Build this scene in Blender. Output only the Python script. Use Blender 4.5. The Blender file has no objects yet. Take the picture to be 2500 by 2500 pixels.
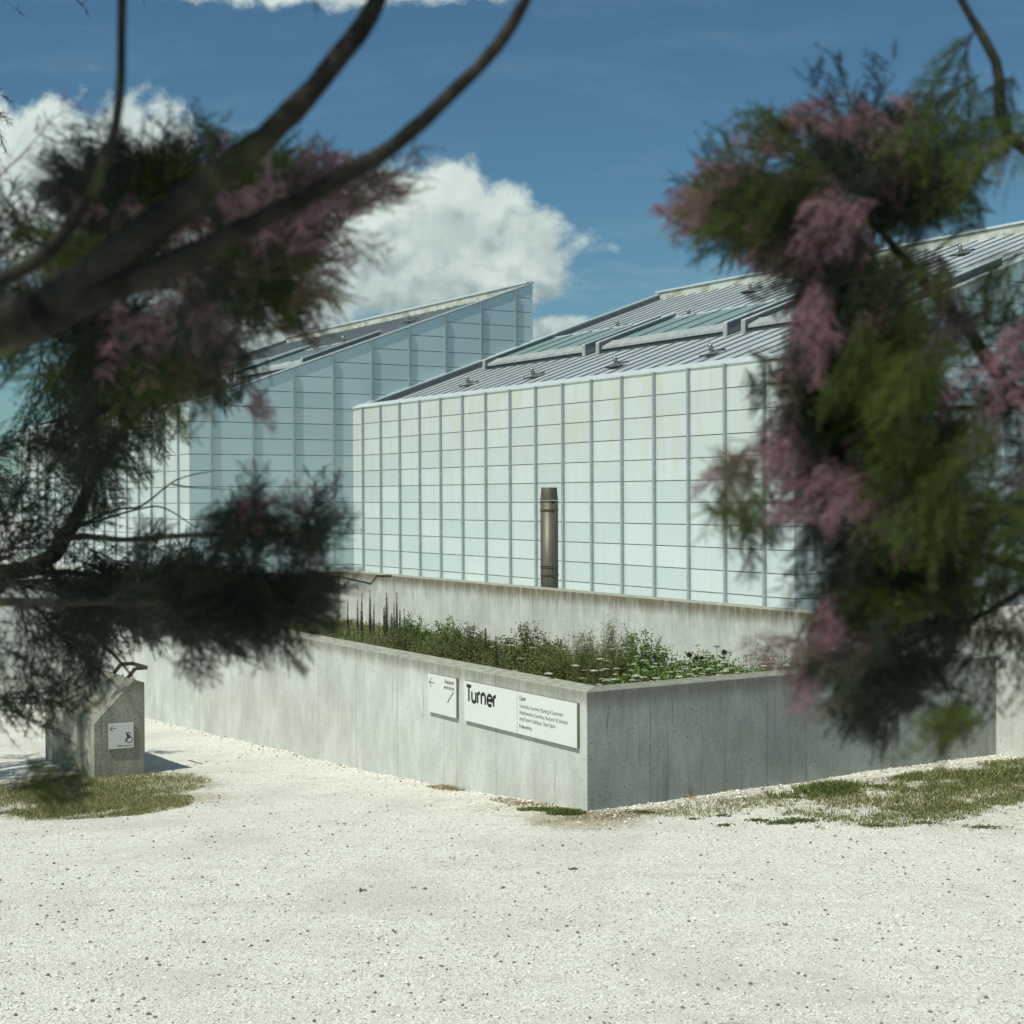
import bpy, bmesh, math, random
import numpy as np
from mathutils import Matrix, Vector
SC = bpy.context.scene
COL = SC.collection
rnd = random.Random(11)

# ------------------------------------------------------------------ camera
F = 3866.0; PIT = math.atan(33 / F); ROLL = -0.0039; CAMH = 3.1
MC = Matrix.Rotation(math.pi / 2 - PIT, 3, 'X') @ Matrix.Rotation(ROLL, 3, 'Z')
cam_d = bpy.data.cameras.new('camera'); cam = bpy.data.objects.new('camera', cam_d); COL.objects.link(cam)
cam.matrix_world = Matrix.Translation((0, 0, CAMH)) @ MC.to_4x4()
cam_d.sensor_width = 36; cam_d.lens = F / 2500 * 36
cam_d.clip_start = 0.05; cam_d.clip_end = 3000
cam_d.dof.use_dof = True; cam_d.dof.focus_distance = 17.5; cam_d.dof.aperture_fstop = 5.0
SC.camera = cam
SC.render.resolution_x = 1024; SC.render.resolution_y = 1024
SC.view_settings.view_transform = 'Standard'; SC.view_settings.look = 'None'
SC.view_settings.exposure = 0.0; SC.view_settings.gamma = 1; SC.view_settings.use_curve_mapping = False
SC.cycles.max_bounces = 6; SC.cycles.diffuse_bounces = 3; SC.cycles.transmission_bounces = 3; SC.cycles.glossy_bounces = 3

def at(px, py, Y):
    """world point on the sight line of a photo pixel at distance Y"""
    d = MC @ Vector(((px - 1250) / F, -(py - 1250) / F, -1.0))
    return Vector((0, 0, CAMH)) + d * (Y / d.y)

# directions measured from the photograph
A = Vector((-.512, .859, 0)).normalized(); B = Vector((A.y, -A.x, 0))          # gallery buildings
Ap = Vector((-.502, .865, 0)).normalized(); Bp = Vector((.831, .556, 0)).normalized()   # planter
PC = Vector((.734, 15.647, 0))                                                # planter corner on the ground

# ------------------------------------------------------------------ sun + sky
dl = math.radians(12)
hz = (B * math.cos(dl) + A * math.sin(dl)).normalized()
EL = math.atan(1.65)
Ld = Vector((hz.x * math.cos(EL), hz.y * math.cos(EL), -math.sin(EL)))
sd = bpy.data.lights.new('sun', 'SUN'); sun = bpy.data.objects.new('sun', sd); COL.objects.link(sun)
sd.energy = 4.4; sd.angle = math.radians(.55); sd.color = (1, .985, .88)
sun.rotation_euler = Ld.to_track_quat('-Z', 'Y').to_euler(); sun.location = (-20, -20, 40)

W = bpy.data.worlds.new('World'); SC.world = W; W.use_nodes = True
W.cycles.sampling_method = 'MANUAL'; W.cycles.sample_map_resolution = 512
def NT(tree):
    def n(t, ins=None, **kw):
        nd = tree.nodes.new(t)
        for k, v in kw.items(): setattr(nd, k, v)
        if ins:
            for k, v in ins.items():
                if isinstance(v, bpy.types.NodeSocket): tree.links.new(v, nd.inputs[k])
                else: nd.inputs[k].default_value = v
        return nd
    return n
def mth(n, op, a, b=None, c=None, clamp=False):
    ins = {0: a}
    if b is not None: ins[1] = b
    if c is not None: ins[2] = c
    return n('ShaderNodeMath', ins, operation=op, use_clamp=clamp).outputs[0]
def sstep(n, v, lo, hi, o0=0., o1=1.):
    return n('ShaderNodeMapRange', {0: v, 1: lo, 2: hi, 3: o0, 4: o1}, interpolation_type='SMOOTHSTEP').outputs[0]
def mixc(n, f, a, b, bt='MIX'):
    m = n('ShaderNodeMix', None, data_type='RGBA', blend_type=bt)
    t = m.id_data
    for i, v in ((0, f), (6, a), (7, b)):
        if isinstance(v, bpy.types.NodeSocket): t.links.new(v, m.inputs[i])
        else: m.inputs[i].default_value = v if i == 0 else (*v, 1)
    return m.outputs[2]
def sky_world():
    t = W.node_tree; t.nodes.clear(); n = NT(t)
    sky = n('ShaderNodeTexSky', sky_type='NISHITA'); sky.sun_disc = False
    sky.sun_elevation = EL; sky.sun_rotation = math.atan2(-Ld.x, -Ld.y); sky.altitude = 0
    sky.air_density = 1.0; sky.dust_density = .25; sky.ozone_density = 3.0
    tc = n('ShaderNodeTexCoord').outputs['Generated']
    sp = n('ShaderNodeSeparateXYZ', {0: tc})
    y = mth(n, 'MAXIMUM', mth(n, 'ABSOLUTE', sp.outputs[1]), .12)
    u = mth(n, 'DIVIDE', sp.outputs[0], y); v = mth(n, 'DIVIDE', sp.outputs[2], y)
    uv = n('ShaderNodeCombineXYZ', {0: u, 1: v, 2: 0.})
    wn = n('ShaderNodeTexNoise', {'Vector': uv.outputs[0], 'Scale': 9., 'Detail': 3.})
    wv = n('ShaderNodeVectorMath', {0: wn.outputs['Color'], 1: (.5, .5, .5)}, operation='SUBTRACT').outputs[0]
    wv = n('ShaderNodeVectorMath', {0: wv, 'Scale': .035}, operation='SCALE').outputs[0]
    uvw = n('ShaderNodeVectorMath', {0: uv.outputs[0], 1: wv}, operation='ADD').outputs[0]
    best = None
    for (cu, cv, ru, rv) in ((-.018, .158, .058, .036), (.010, .150, .033, .035), (-.046, .188, .040, .027), (-.075, .155, .07, .05), (-.16, .15, .1, .06),
                             (-.29, .2, .09, .06), (-.14, .098, .06, .014), (.035, .1, .03, .012), (-.4, .12, .1, .03), (.42, .12, .12, .03), (-.1, .34, .12, .025)):
        q = n('ShaderNodeVectorMath', {0: uvw, 1: (cu, cv, 0)}, operation='SUBTRACT').outputs[0]
        q = n('ShaderNodeVectorMath', {0: q, 1: (1 / ru, 1 / rv, 0)}, operation='MULTIPLY').outputs[0]
        l = n('ShaderNodeVectorMath', {0: q}, operation='LENGTH').outputs['Value']
        d = mth(n, 'SUBTRACT', 1.25, l)
        best = d if best is None else n('ShaderNodeMath', {0: best, 1: d, 2: .25}, operation='SMOOTH_MAX').outputs[0]
    best = mth(n, 'MINIMUM', best, .95)
    nz0 = n('ShaderNodeTexNoise', {'Vector': uvw, 'Scale': 20., 'Detail': 7., 'Roughness': .58}).outputs[0]
    pu = n('ShaderNodeVectorMath', {0: uvw, 1: (-.004, .011, 0)}, operation='ADD').outputs[0]
    nz1 = n('ShaderNodeTexNoise', {'Vector': pu, 'Scale': 20., 'Detail': 3., 'Roughness': .5}).outputs[0]
    d0 = mth(n, 'ADD', mth(n, 'MULTIPLY', mth(n, 'SUBTRACT', nz0, .52), 2.1), best)
    al = sstep(n, d0, .02, .42)
    lit = mth(n, 'ADD', mth(n, 'MULTIPLY', mth(n, 'SUBTRACT', nz0, nz1), 3.0), mth(n, 'MULTIPLY', mth(n, 'SUBTRACT', v, .135), 7.0))
    lit = sstep(n, lit, -.5, .4)
    soft = n('ShaderNodeTexNoise', {'Vector': uvw, 'Scale': 13., 'Detail': 4.}).outputs[0]
    lit = mth(n, 'MULTIPLY', lit, sstep(n, soft, .32, .6, .45, 1.))
    ccol = mixc(n, lit, (3.0, 4.0, 4.1), (6.9, 7.9, 7.4))
    st = n('ShaderNodeMapping', {'Vector': uvw, 'Scale': (2.2, 11, 1), 'Rotation': (0, 0, -.2)}).outputs[0]
    ci = n('ShaderNodeTexNoise', {'Vector': st, 'Scale': 3., 'Detail': 6., 'Roughness': .6}).outputs[0]
    ci = mth(n, 'MULTIPLY', sstep(n, ci, .45, .75), mth(n, 'MULTIPLY', sstep(n, v, .02, .12, .2, .42), sstep(n, v, .16, .21, 1., .25)))
    # deepened blue, as in the photograph
    base = mixc(n, 1., sky.outputs[0], (.42, .63, .66), 'MULTIPLY')
    c = mixc(n, ci, base, (3.6, 5., 5.3))
    c = mixc(n, al, c, ccol)
    bg = n('ShaderNodeBackground', {'Color': c, 'Strength': .1})
    o = n('ShaderNodeOutputWorld', {'Surface': bg.outputs[0]})
sky_world()

# ------------------------------------------------------------------ helpers
def frame(ob, label=None, cat=None, group=None, kind=None):
    if label: ob['label'] = label
    if cat: ob['category'] = cat
    if group: ob['group'] = group
    if kind: ob['kind'] = kind
    return ob
def empty(name, loc, rz=0, **kw):
    o = bpy.data.objects.new(name, None); COL.objects.link(o); o.location = loc; o.rotation_euler = (0, 0, rz)
    o.empty_display_size = .2
    return frame(o, **kw)
def mesh(name, V, Fc, mat=None, smooth=False):
    me = bpy.data.meshes.new(name); me.from_pydata([tuple(v) for v in V], [], Fc); me.validate(); me.update()
    if mat:
        for m in (mat if isinstance(mat, (list, tuple)) else [mat]): me.materials.append(m)
    if smooth: me.polygons.foreach_set('use_smooth', [True] * len(me.polygons))
    return me
def link(name, me, parent=None, loc=(0, 0, 0), rot=(0, 0, 0), scale=(1, 1, 1), **kw):
    o = bpy.data.objects.new(name, me); COL.objects.link(o); o.location = loc; o.rotation_euler = rot; o.scale = scale
    if parent: o.parent = parent
    return frame(o, **kw)
class MB:
    def __init__(s): s.V = []; s.F = []; s.mi = []
    def poly(s, pts, mi=0):
        k = len(s.V); s.V += [tuple(p) for p in pts]; s.F.append(tuple(range(k, k + len(pts)))); s.mi.append(mi)
    def prism(s, pts, ext, mi=0):
        """closed polygon pts (3D) extruded by vector ext"""
        ext = Vector(ext); a = [Vector(p) for p in pts]; b = [p + ext for p in a]; k = len(s.V); n = len(a)
        s.V += [tuple(p) for p in a + b]
        s.F += [tuple(range(k, k + n))[::-1], tuple(range(k + n, k + 2 * n))]
        s.F += [(k + i, k + (i + 1) % n, k + n + (i + 1) % n, k + n + i) for i in range(n)]
        s.mi += [mi] * (n + 2)
    def box(s, x0, x1, y0, y1, z0, z1, mi=0):
        s.prism([(x0, y0, z0), (x1, y0, z0), (x1, y1, z0), (x0, y1, z0)], (0, 0, z1 - z0), mi)
    def tube(s, pts, rads, n=8, mi=0, cap=True):
        pts = [Vector(p) for p in pts]; k = len(s.V); up = Vector((.31, .17, .93))
        for i, p in enumerate(pts):
            t = (pts[min(i + 1, len(pts) - 1)] - pts[max(i - 1, 0)]).normalized()
            a = t.cross(up)
            if a.length < 1e-3: a = t.cross(Vector((1, 0, 0)))
            a.normalize(); b = t.cross(a)
            for j in range(n):
                an = 2 * math.pi * j / n
                s.V.append(tuple(p + (a * math.cos(an) + b * math.sin(an)) * rads[i]))
        for i in range(len(pts) - 1):
            for j in range(n):
                s.F.append((k + i * n + j, k + i * n + (j + 1) % n, k + (i + 1) * n + (j + 1) % n, k + (i + 1) * n + j)); s.mi.append(mi)
        if cap:
            s.F.append(tuple(k + j for j in range(n))); s.mi.append(mi)
            s.F.append(tuple(k + (len(pts) - 1) * n + j for j in range(n))[::-1]); s.mi.append(mi)
    def mesh(s, name, mat, smooth=False):
        me = mesh(name, s.V, s.F, mat, smooth)
        if isinstance(mat, (list, tuple)) and len(mat) > 1 and len(me.polygons) == len(s.mi): me.polygons.foreach_set('material_index', s.mi)
        bm = bmesh.new(); bm.from_mesh(me); bmesh.ops.recalc_face_normals(bm, faces=bm.faces); bm.to_mesh(me); bm.free()
        return me
    def raw(s, name, mat):
        me = mesh(name, s.V, s.F, mat)
        if isinstance(mat, (list, tuple)) and len(mat) > 1: me.polygons.foreach_set('material_index', s.mi)
        return me
def bevel(o, w=.006, seg=2):
    m = o.modifiers.new('bevel', 'BEVEL'); m.width = w; m.segments = seg; m.limit_method = 'ANGLE'; m.angle_limit = math.radians(40)

# ------------------------------------------------------------------ materials
def mat(name, build):
    m = bpy.data.materials.new(name); m.use_nodes = True; t = m.node_tree; t.nodes.clear(); n = NT(t)
    sh = build(n); n('ShaderNodeOutputMaterial', {'Surface': sh}); return m
def pr(n, col, rough=.6, metal=0., spec=.5, bump=None, bs=.3, bd=.01, **kw):
    ins = {'Base Color': col if isinstance(col, bpy.types.NodeSocket) else (*col, 1), 'Roughness': rough, 'Metallic': metal, 'Specular IOR Level': spec}
    ins.update(kw)
    if bump is not None: ins['Normal'] = n('ShaderNodeBump', {'Height': bump, 'Strength': bs, 'Distance': bd}).outputs[0]
    return n('ShaderNodeBsdfPrincipled', ins).outputs[0]
def noise(n, vec, sc, det=4., ro=.55, scale3=None):
    if scale3: vec = n('ShaderNodeMapping', {'Vector': vec, 'Scale': scale3}).outputs[0]
    return n('ShaderNodeTexNoise', {'Vector': vec, 'Scale': sc, 'Detail': det, 'Roughness': ro}).outputs[0]
def simple(name, col, rough=.5, metal=0., var=.12, sc=6., bs=0.):
    def b(n):
        ob = n('ShaderNodeTexCoord').outputs['Object']
        f = noise(n, ob, sc, 6.)
        c = mixc(n, sstep(n, f, .3, .7), tuple(x * (1 - var) for x in col), tuple(min(1, x * (1 + var)) for x in col))
        return pr(n, c, rough, metal, bump=f if bs else None, bs=bs)
    return mat(name, b)

def concrete(name, lo, hi, top=.66, holes=.35, seams=1.22, dirt=(.17, .155, .105), drs=.42, grain=.35):
    def b(n):
        ob = n('ShaderNodeTexCoord').outputs['Object']; sp = n('ShaderNodeSeparateXYZ', {0: ob}); x, y, z = sp.outputs
        big = noise(n, ob, 1.3, 6., .65, (1.1, 1.1, .75)); fine = noise(n, ob, 38., 7., .65); mid = noise(n, ob, 6., 5., .6, (1, 1, .35))
        c = mixc(n, sstep(n, big, .32, .7), lo, hi)
        c = mixc(n, sstep(n, mid, .35, .75, 0., .35), c, tuple(v * .72 for v in lo))
        c = mixc(n, sstep(n, fine, .46, .7, 0., grain), c, tuple(v * .55 for v in lo))
        # rain streaks: strongest below the coping, fading down the wall
        st = noise(n, ob, 1., 5., .7, (13, 13, .45)); st2 = noise(n, ob, 1., 4., .6, (3.2, 3.2, .2))
        reach = mth(n, 'MULTIPLY', sstep(n, st2, .3, .75, .15, 1.3), -1.25 * top)
        k = sstep(n, z, reach, 0.)
        k = mth(n, 'MULTIPLY', k, sstep(n, st, .36, .66, .2, .95), clamp=True)
        k = mth(n, 'MULTIPLY', k, min(1., .5 + top * .6))
        c = mixc(n, k, c, dirt)
        band = mth(n, 'MULTIPLY', sstep(n, z, -.1 - .34 * top, -.04), sstep(n, noise(n, ob, 3., 6., .7, (2.5, 2.5, .8)), .3, .62, .35, 1.))
        c = mixc(n, mth(n, 'MULTIPLY', band, min(1., .3 + top * 1.15)), c, dirt)
        cap = sstep(n, n('ShaderNodeSeparateXYZ', {0: n('ShaderNodeTexCoord').outputs['Normal']}).outputs[2], .6, .8)
        c = mixc(n, cap, c, mixc(n, sstep(n, noise(n, ob, 9., 7., .7), .35, .65), tuple(v * k for v, k in zip(lo, tuple(q * (1 - .5 * max(0, top - .5)) for q in (.50, .47, .38)))), tuple(v * k for v, k in zip(lo, tuple(q * (1 - 1.6 * max(0, top - .45)) for q in (.85, .84, .75))))))
        dr = mth(n, 'MULTIPLY', sstep(n, noise(n, ob, 1., 6., .75, (5.5, 5.5, .25)), .54, .70), drs)
        c = mixc(n, dr, c, tuple(v * .55 for v in lo))
        # joints of the shuttering boards and hairline cracks
        wob = mth(n, 'MULTIPLY', mth(n, 'SUBTRACT', noise(n, ob, 2.5, 5., .7), .5), .13)
        xs = mth(n, 'DIVIDE', x, seams); fr = mth(n, 'FRACT', xs)
        j1 = mth(n, 'LESS_THAN', mth(n, 'ABSOLUTE', mth(n, 'SUBTRACT', fr, .5)), .0055 / seams)
        fr2 = mth(n, 'FRACT', mth(n, 'DIVIDE', mth(n, 'ADD', x, wob), .83))
        j2 = mth(n, 'LESS_THAN', mth(n, 'ABSOLUTE', mth(n, 'SUBTRACT', fr2, .31)), .0055)
        gate = sstep(n, noise(n, ob, 1.3, 3., .5), .49, .55)
        jj = mth(n, 'ADD', mth(n, 'MULTIPLY', j1, .55), mth(n, 'MULTIPLY', mth(n, 'MULTIPLY', j2, gate), .6), clamp=True)
        c = mixc(n, jj, c, tuple(v * .35 for v in lo))
        # blowholes
        vo = n('ShaderNodeTexVoronoi', {'Vector': ob, 'Scale': 17.})
        cs = n('ShaderNodeSeparateColor', {0: vo.outputs['Color']})
        hr = sstep(n, cs.outputs[0], 1 - holes * .8, 1., 0., .15)
        h = mth(n, 'LESS_THAN', vo.outputs['Distance'], hr)
        vo2 = n('ShaderNodeTexVoronoi', {'Vector': ob, 'Scale': 52.})
        cs2 = n('ShaderNodeSeparateColor', {0: vo2.outputs['Color']})
        h2 = mth(n, 'LESS_THAN', vo2.outputs['Distance'], sstep(n, cs2.outputs[1], 1 - holes * 1.2, 1., 0., .22))
        hh = mth(n, 'MAXIMUM', h, h2)
        c = mixc(n, mth(n, 'MULTIPLY', hh, .72), c, (.05, .05, .045))
        bmp = mth(n, 'SUBTRACT', mth(n, 'ADD', mth(n, 'MULTIPLY', fine, .5), mth(n, 'MULTIPLY', mid, .8)), mth(n, 'ADD', mth(n, 'MULTIPLY', hh, 1.5), mth(n, 'MULTIPLY', jj, 1.)))
        return pr(n, c, .85, spec=.25, bump=bmp, bs=.55, bd=.006)
    return mat(name, b)
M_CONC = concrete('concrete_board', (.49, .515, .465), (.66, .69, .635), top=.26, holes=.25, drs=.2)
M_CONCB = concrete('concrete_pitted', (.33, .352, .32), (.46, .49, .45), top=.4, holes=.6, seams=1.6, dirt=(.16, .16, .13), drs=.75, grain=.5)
M_CONCU = concrete('concrete_stained', (.53, .56, .50), (.70, .73, .67), top=.5, holes=.3, drs=.3, seams=1.9, dirt=(.16, .13, .065))
M_BLOCK = concrete('concrete_speckled', (.24, .24, .19), (.42, .42, .34), top=.3, holes=.45, seams=9., dirt=(.14, .14, .1), grain=.95)

def panel_mat(stain):
    def b(n):
        pos = n('ShaderNodeNewGeometry').outputs['Position']; sp = n('ShaderNodeSeparateXYZ', {0: pos})
        oi = n('ShaderNodeObjectInfo').outputs['Random']
        c = mixc(n, oi, (.46, .555, .56), (.56, .645, .635)) if stain else mixc(n, oi, (.40, .52, .55), (.45, .57, .60))  # unstained gable copy is bluer and darker, carrying shade and sky reflection
        if stain:
            st = noise(n, pos, 1., 5., .6, (1.8, 1.8, .4)); hi = sstep(n, sp.outputs[2], 1.5, 8.)
            k = mth(n, 'MULTIPLY', sstep(n, st, .36, .72), mth(n, 'ADD', mth(n, 'MULTIPLY', hi, .7), .08))
            c = mixc(n, k, c, (.50, .50, .40))
            dd = mth(n, 'MULTIPLY', sstep(n, noise(n, pos, 1., 5., .7, (6, 6, .5)), .5, .75), .24)
            c = mixc(n, dd, c, (.35, .37, .31))
            c = mixc(n, mth(n, 'MULTIPLY', hi, .35), c, (.56, .59, .52))
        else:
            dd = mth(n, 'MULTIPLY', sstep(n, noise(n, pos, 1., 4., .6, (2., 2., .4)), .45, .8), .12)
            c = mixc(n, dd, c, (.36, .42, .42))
        return pr(n, c, .16, spec=.5)
    return b
M_PANEL = mat('acid_etched_glass', panel_mat(True)); M_PANELG = mat('acid_etched_glass_shade_tint', panel_mat(False))
M_MULL = simple('grey_aluminium', (.33, .385, .385), .42, .35)
M_DARK = simple('joint_shadow_gasket', (.025, .04, .042), .8)
M_COPE = simple('pale_coping_metal', (.60, .66, .64), .38, .2, .06)
def ridge_b(n):
    pos = n('ShaderNodeTexCoord').outputs['Object']
    c = mixc(n, sstep(n, noise(n, pos, 1., 4., .6, (.5, .5, 1.)), .42, .62), (.58, .60, .52), (.38, .38, .29))
    return pr(n, c, .5, .1)
M_RIDGE = mat('stained_flashing', ridge_b)
def roof_b(n):
    pos = n('ShaderNodeTexCoord').outputs['Object']
    f = noise(n, pos, 1., 5., .6, (.35, .9, .9)); g = noise(n, pos, 1., 4., .7, (.8, 7., .8))
    c = mixc(n, sstep(n, f, .35, .65), (.35, .40, .41), (.45, .505, .505)); c = mixc(n, sstep(n, g, .5, .8, 0., .3), c, (.34, .36, .33))
    return pr(n, c, .45, .1)
M_ROOF = mat('standing_seam_zinc', roof_b)
M_APRON = simple('apron_metal', (.37, .40, .385), .45, .1, .12, 1.5)
M_SEAM = simple('zinc_seam', (.19, .22, .23), .6, .1)  # darker than the deck, carrying the shade of the seam sides
M_UPST = simple('shaded_zinc_upstand', (.165, .19, .20), .5, .2, .15, 3.)  # darkened so the colour carries the grazing shade on the upstands
M_SKYG = simple('skylight_glass', (.20, .29, .27), .35, 0., .1)
M_STEEL = simple('weathered_steel', (.30, .30, .27), .42, .6, .3, 20.)
def flue_b(n):
    ob = n('ShaderNodeTexCoord').outputs['Object']
    f = noise(n, ob, 1., 6., .6, (16, 16, 1.2))
    c = mixc(n, sstep(n, f, .3, .7), (.085, .08, .055), (.125, .115, .08))
    return pr(n, c, .5, .2)
M_FLUE = mat('bronze_flue_metal', flue_b)
M_WHITE = simple('white_sign_enamel', (.70, .73, .69), .3, 0., .015)
M_TRAY = simple('bronze_sign_edge', (.20, .20, .16), .45, .2)
M_BLACK = simple('black_print', (.012, .014, .013), .5)
M_RAIL = simple('bronze_rail', (.12, .105, .075), .4, .7, .3, 30.)

GZ = lambda s: 0.0 if s < 0 else (-.07 * s if s < 5 else max(-1.42, -.35 - .046 * (s - 5)))
def st_of(x, y):
    d = Vector((x, y, 0)) - PC
    det = Ap.x * Bp.y - Ap.y * Bp.x
    return ((d.x * Bp.y - d.y * Bp.x) / det, (Ap.x * d.y - Ap.y * d.x) / det)
def st_pt(s, t, z=0): p = PC + Ap * s + Bp * t; return Vector((p.x, p.y, z))
from mathutils import noise as mn
def gz(x, y):
    s, t = st_of(x, y)
    z = GZ(s)
    if -14 < s < 24 and abs(t) < 16:
        z += .022 * mn.noise(Vector((x * .8, y * .8, 0))) + .007 * mn.noise(Vector((x * 3.1, y * 3.1, 4)))
    return z

def gravel_b(n):
    tc = n('ShaderNodeTexCoord').outputs['Object']
    v = n('ShaderNodeTexVoronoi', {'Vector': tc, 'Scale': 62., 'Randomness': 1.})
    cs = n('ShaderNodeSeparateColor', {0: v.outputs['Color']})
    v2 = n('ShaderNodeTexVoronoi', {'Vector': tc, 'Scale': 150.})
    big = noise(n, tc, .55, 5., .6); m = noise(n, tc, 3.2, 6., .65); f = noise(n, tc, 42., 5., .7)
    c = mixc(n, cs.outputs[0], (.62, .615, .52), (.86, .86, .77))
    c = mixc(n, sstep(n, cs.outputs[1], .93, 1., 0., .75), c, (.24, .23, .19))
    c = mixc(n, sstep(n, v.outputs['Distance'], .45, .85, 0., .5), c, (.34, .33, .28))
    c = mixc(n, sstep(n, f, .58, .8, 0., .6), c, (.30, .29, .24))
    c = mixc(n, sstep(n, noise(n, tc, 19., 7., .75), .53, .70, 0., .75), c, (.33, .325, .27))
    c = mixc(n, sstep(n, big, .46, .66, 0., .45), c, (.50, .49, .42))
    c = mixc(n, sstep(n, m, .52, .72, 0., .4), c, (.42, .41, .35))
    tk = noise(n, tc, 1., 5., .6, (.35, 2.6, 1.)); c = mixc(n, sstep(n, tk, .5, .68, 0., .32), c, (.50, .485, .41))
    # dry soil showing through beside the planter and under the grass (real patches of soil)
    at_ = n('ShaderNodeAttribute', attribute_name='soil').outputs['Fac']
    k = mth(n, 'MULTIPLY', at_, 1., clamp=True)
    k = sstep(n, mth(n, 'ADD', k, mth(n, 'MULTIPLY', mth(n, 'SUBTRACT', noise(n, tc, 9., 9., .85), .5), 2.6)), .42, .72)
    soil = mixc(n, sstep(n, noise(n, tc, 11., 6., .7), .35, .65), (.33, .24, .15), (.36, .34, .22))
    c = mixc(n, mth(n, 'MULTIPLY', k, .7), c, soil)
    h = mth(n, 'ADD', mth(n, 'MULTIPLY', v.outputs['Distance'], -.8), mth(n, 'ADD', mth(n, 'MULTIPLY', v2.outputs['Distance'], -.4), f))
    return pr(n, c, .9, spec=.2, bump=h, bs=.8, bd=.012)
M_GRAV = mat('chalky_gravel', gravel_b)

def leaf_mat(name, c0, c1, tr=.3, rough=.55):
    def b(n):
        oi = n('ShaderNodeObjectInfo').outputs['Random']; g = n('ShaderNodeNewGeometry')
        f = noise(n, g.outputs['Position'], 9., 2.)
        rp = g.outputs['Random Per Island']
        k = mth(n, 'ADD', mth(n, 'MULTIPLY', rp, .6), mth(n, 'MULTIPLY', oi, .4))
        c = mixc(n, k, c0, c1)
        s = pr(n, c, rough, spec=.3)
        t = n('ShaderNodeBsdfTranslucent', {'Color': c}).outputs[0]
        return n('ShaderNodeMixShader', {0: tr, 1: s, 2: t}).outputs[0]
    return mat(name, b)
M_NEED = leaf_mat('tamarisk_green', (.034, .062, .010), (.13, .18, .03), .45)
M_NEEDK = leaf_mat('tamarisk_shaded_green', (.010, .020, .010), (.026, .044, .020), .2)  # same green lowered so the colour itself carries the crown's shade
M_PINK = leaf_mat('tamarisk_pink', (.24, .12, .15), (.46, .27, .31), .3)
M_OCHRE = leaf_mat('tamarisk_faded', (.13, .085, .055), (.30, .21, .15), .3)
def bark_b(n):
    ob = n('ShaderNodeTexCoord').outputs['Object']
    f = noise(n, ob, 14., 7., .7); g = noise(n, ob, 5., 4.)
    c = mixc(n, sstep(n, f, .35, .65), (.012, .011, .008), (.038, .035, .026)); c = mixc(n, sstep(n, g, .54, .68, 0., .7), c, (.10, .11, .04))
    return pr(n, c, .85, spec=.2, bump=f, bs=.9, bd=.01)
M_BARK = mat('lichened_bark', bark_b)
M_TWIG = simple('twig', (.028, .022, .016), .8)
M_LEAFA = leaf_mat('planter_leaf_fresh', (.11, .20, .04), (.25, .36, .10), .4)
M_LEAFB = leaf_mat('planter_leaf_olive', (.10, .135, .04), (.23, .25, .10), .4)
M_LEAFC = leaf_mat('planter_leaf_grey', (.08, .095, .08), (.18, .20, .16))
M_DRY = leaf_mat('dry_stem', (.20, .13, .07), (.42, .33, .19))
M_GRASS = leaf_mat('grass_blade', (.06, .10, .02), (.17, .21, .06))
M_GRASSY = leaf_mat('grass_parched', (.22, .22, .08), (.42, .38, .18))
M_UMB = leaf_mat('umbel_white', (.62, .62, .50), (.85, .85, .74), .2)
M_SEED = leaf_mat('seed_head', (.07, .06, .045), (.16, .14, .10))
M_YEL = leaf_mat('yellow_petals', (.5, .36, .03), (.7, .55, .08))
M_SOIL = simple('planter_soil', (.13, .11, .075), .95, 0., .5, 9., .6)
M_STONE = leaf_mat('pebble_pale', (.55, .54, .46), (.88, .87, .79), 0.)
M_STONED = leaf_mat('pebble_dark', (.10, .095, .08), (.26, .24, .20), 0.)

# ------------------------------------------------------------------ ground
def build_ground():
    sv = [-600, -200, -60, -25] + list(np.arange(-14, 24, .16)) + [26, 28.5, 34, 50, 90, 200, 600]
    tv = [-600, -200, -60, -25] + list(np.arange(-13, 13, .16)) + [16, 25, 60, 200, 600]
    V = []; soil = []
    P = [((-.55, 17.6), 1.0, .30), ((.1, 16.2), .75, .55), ((.7, 15.35), .75, .8), ((1.3, 15.8), .6, .55), ((2.1, 16.2), .9, .45), ((3.1, 16.6), 1.2, .55), ((3.4, 15.6), 1.0, .45),
         ((4.2, 16.6), 1.4, .6), ((5.4, 17.3), 1.6, .6), ((4.6, 15.3), 1.1, .5), ((-5.6, 19.6), 1.3, .8), ((-4.6, 19.2), 1.2, .85), ((-4.0, 18.0), .9, .75), ((-4.7, 17.6), 1.1, .85), ((-6, 18.4), 1.4, .8), ((6.5, 17.2), 2.2, .65)]
    for s in sv:
        for t in tv:
            p = st_pt(s, t); V.append((p.x, p.y, gz(p.x, p.y)))
            k = 0
            if abs(s) < 30 and abs(t) < 20:
                for (c, r, a) in P:
                    d = math.hypot(p.x - c[0], p.y - c[1]) / r
                    if d < 1.3: k = max(k, a * min(1, max(0, 1.3 - d) / .7))
                if s > -1 and -.35 < t < 0 and s < 14: k = max(k, .25)
            soil.append(k)
    n = len(tv)
    Fc = [(i * n + j, i * n + j + 1, (i + 1) * n + j + 1, (i + 1) * n + j) for i in range(len(sv) - 1) for j in range(n - 1)]
    me = mesh('ground', V, Fc, M_GRAV, True)
    a = me.attributes.new('soil', 'FLOAT', 'POINT'); a.data.foreach_set('value', soil)
    bm = bmesh.new(); bm.from_mesh(me); bmesh.ops.recalc_face_normals(bm, faces=bm.faces)
    if bm.faces[0].normal.z < 0: bmesh.ops.reverse_faces(bm, faces=bm.faces)
    bm.to_mesh(me); bm.free()
    link('ground', me, kind='structure')
build_ground()

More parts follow.
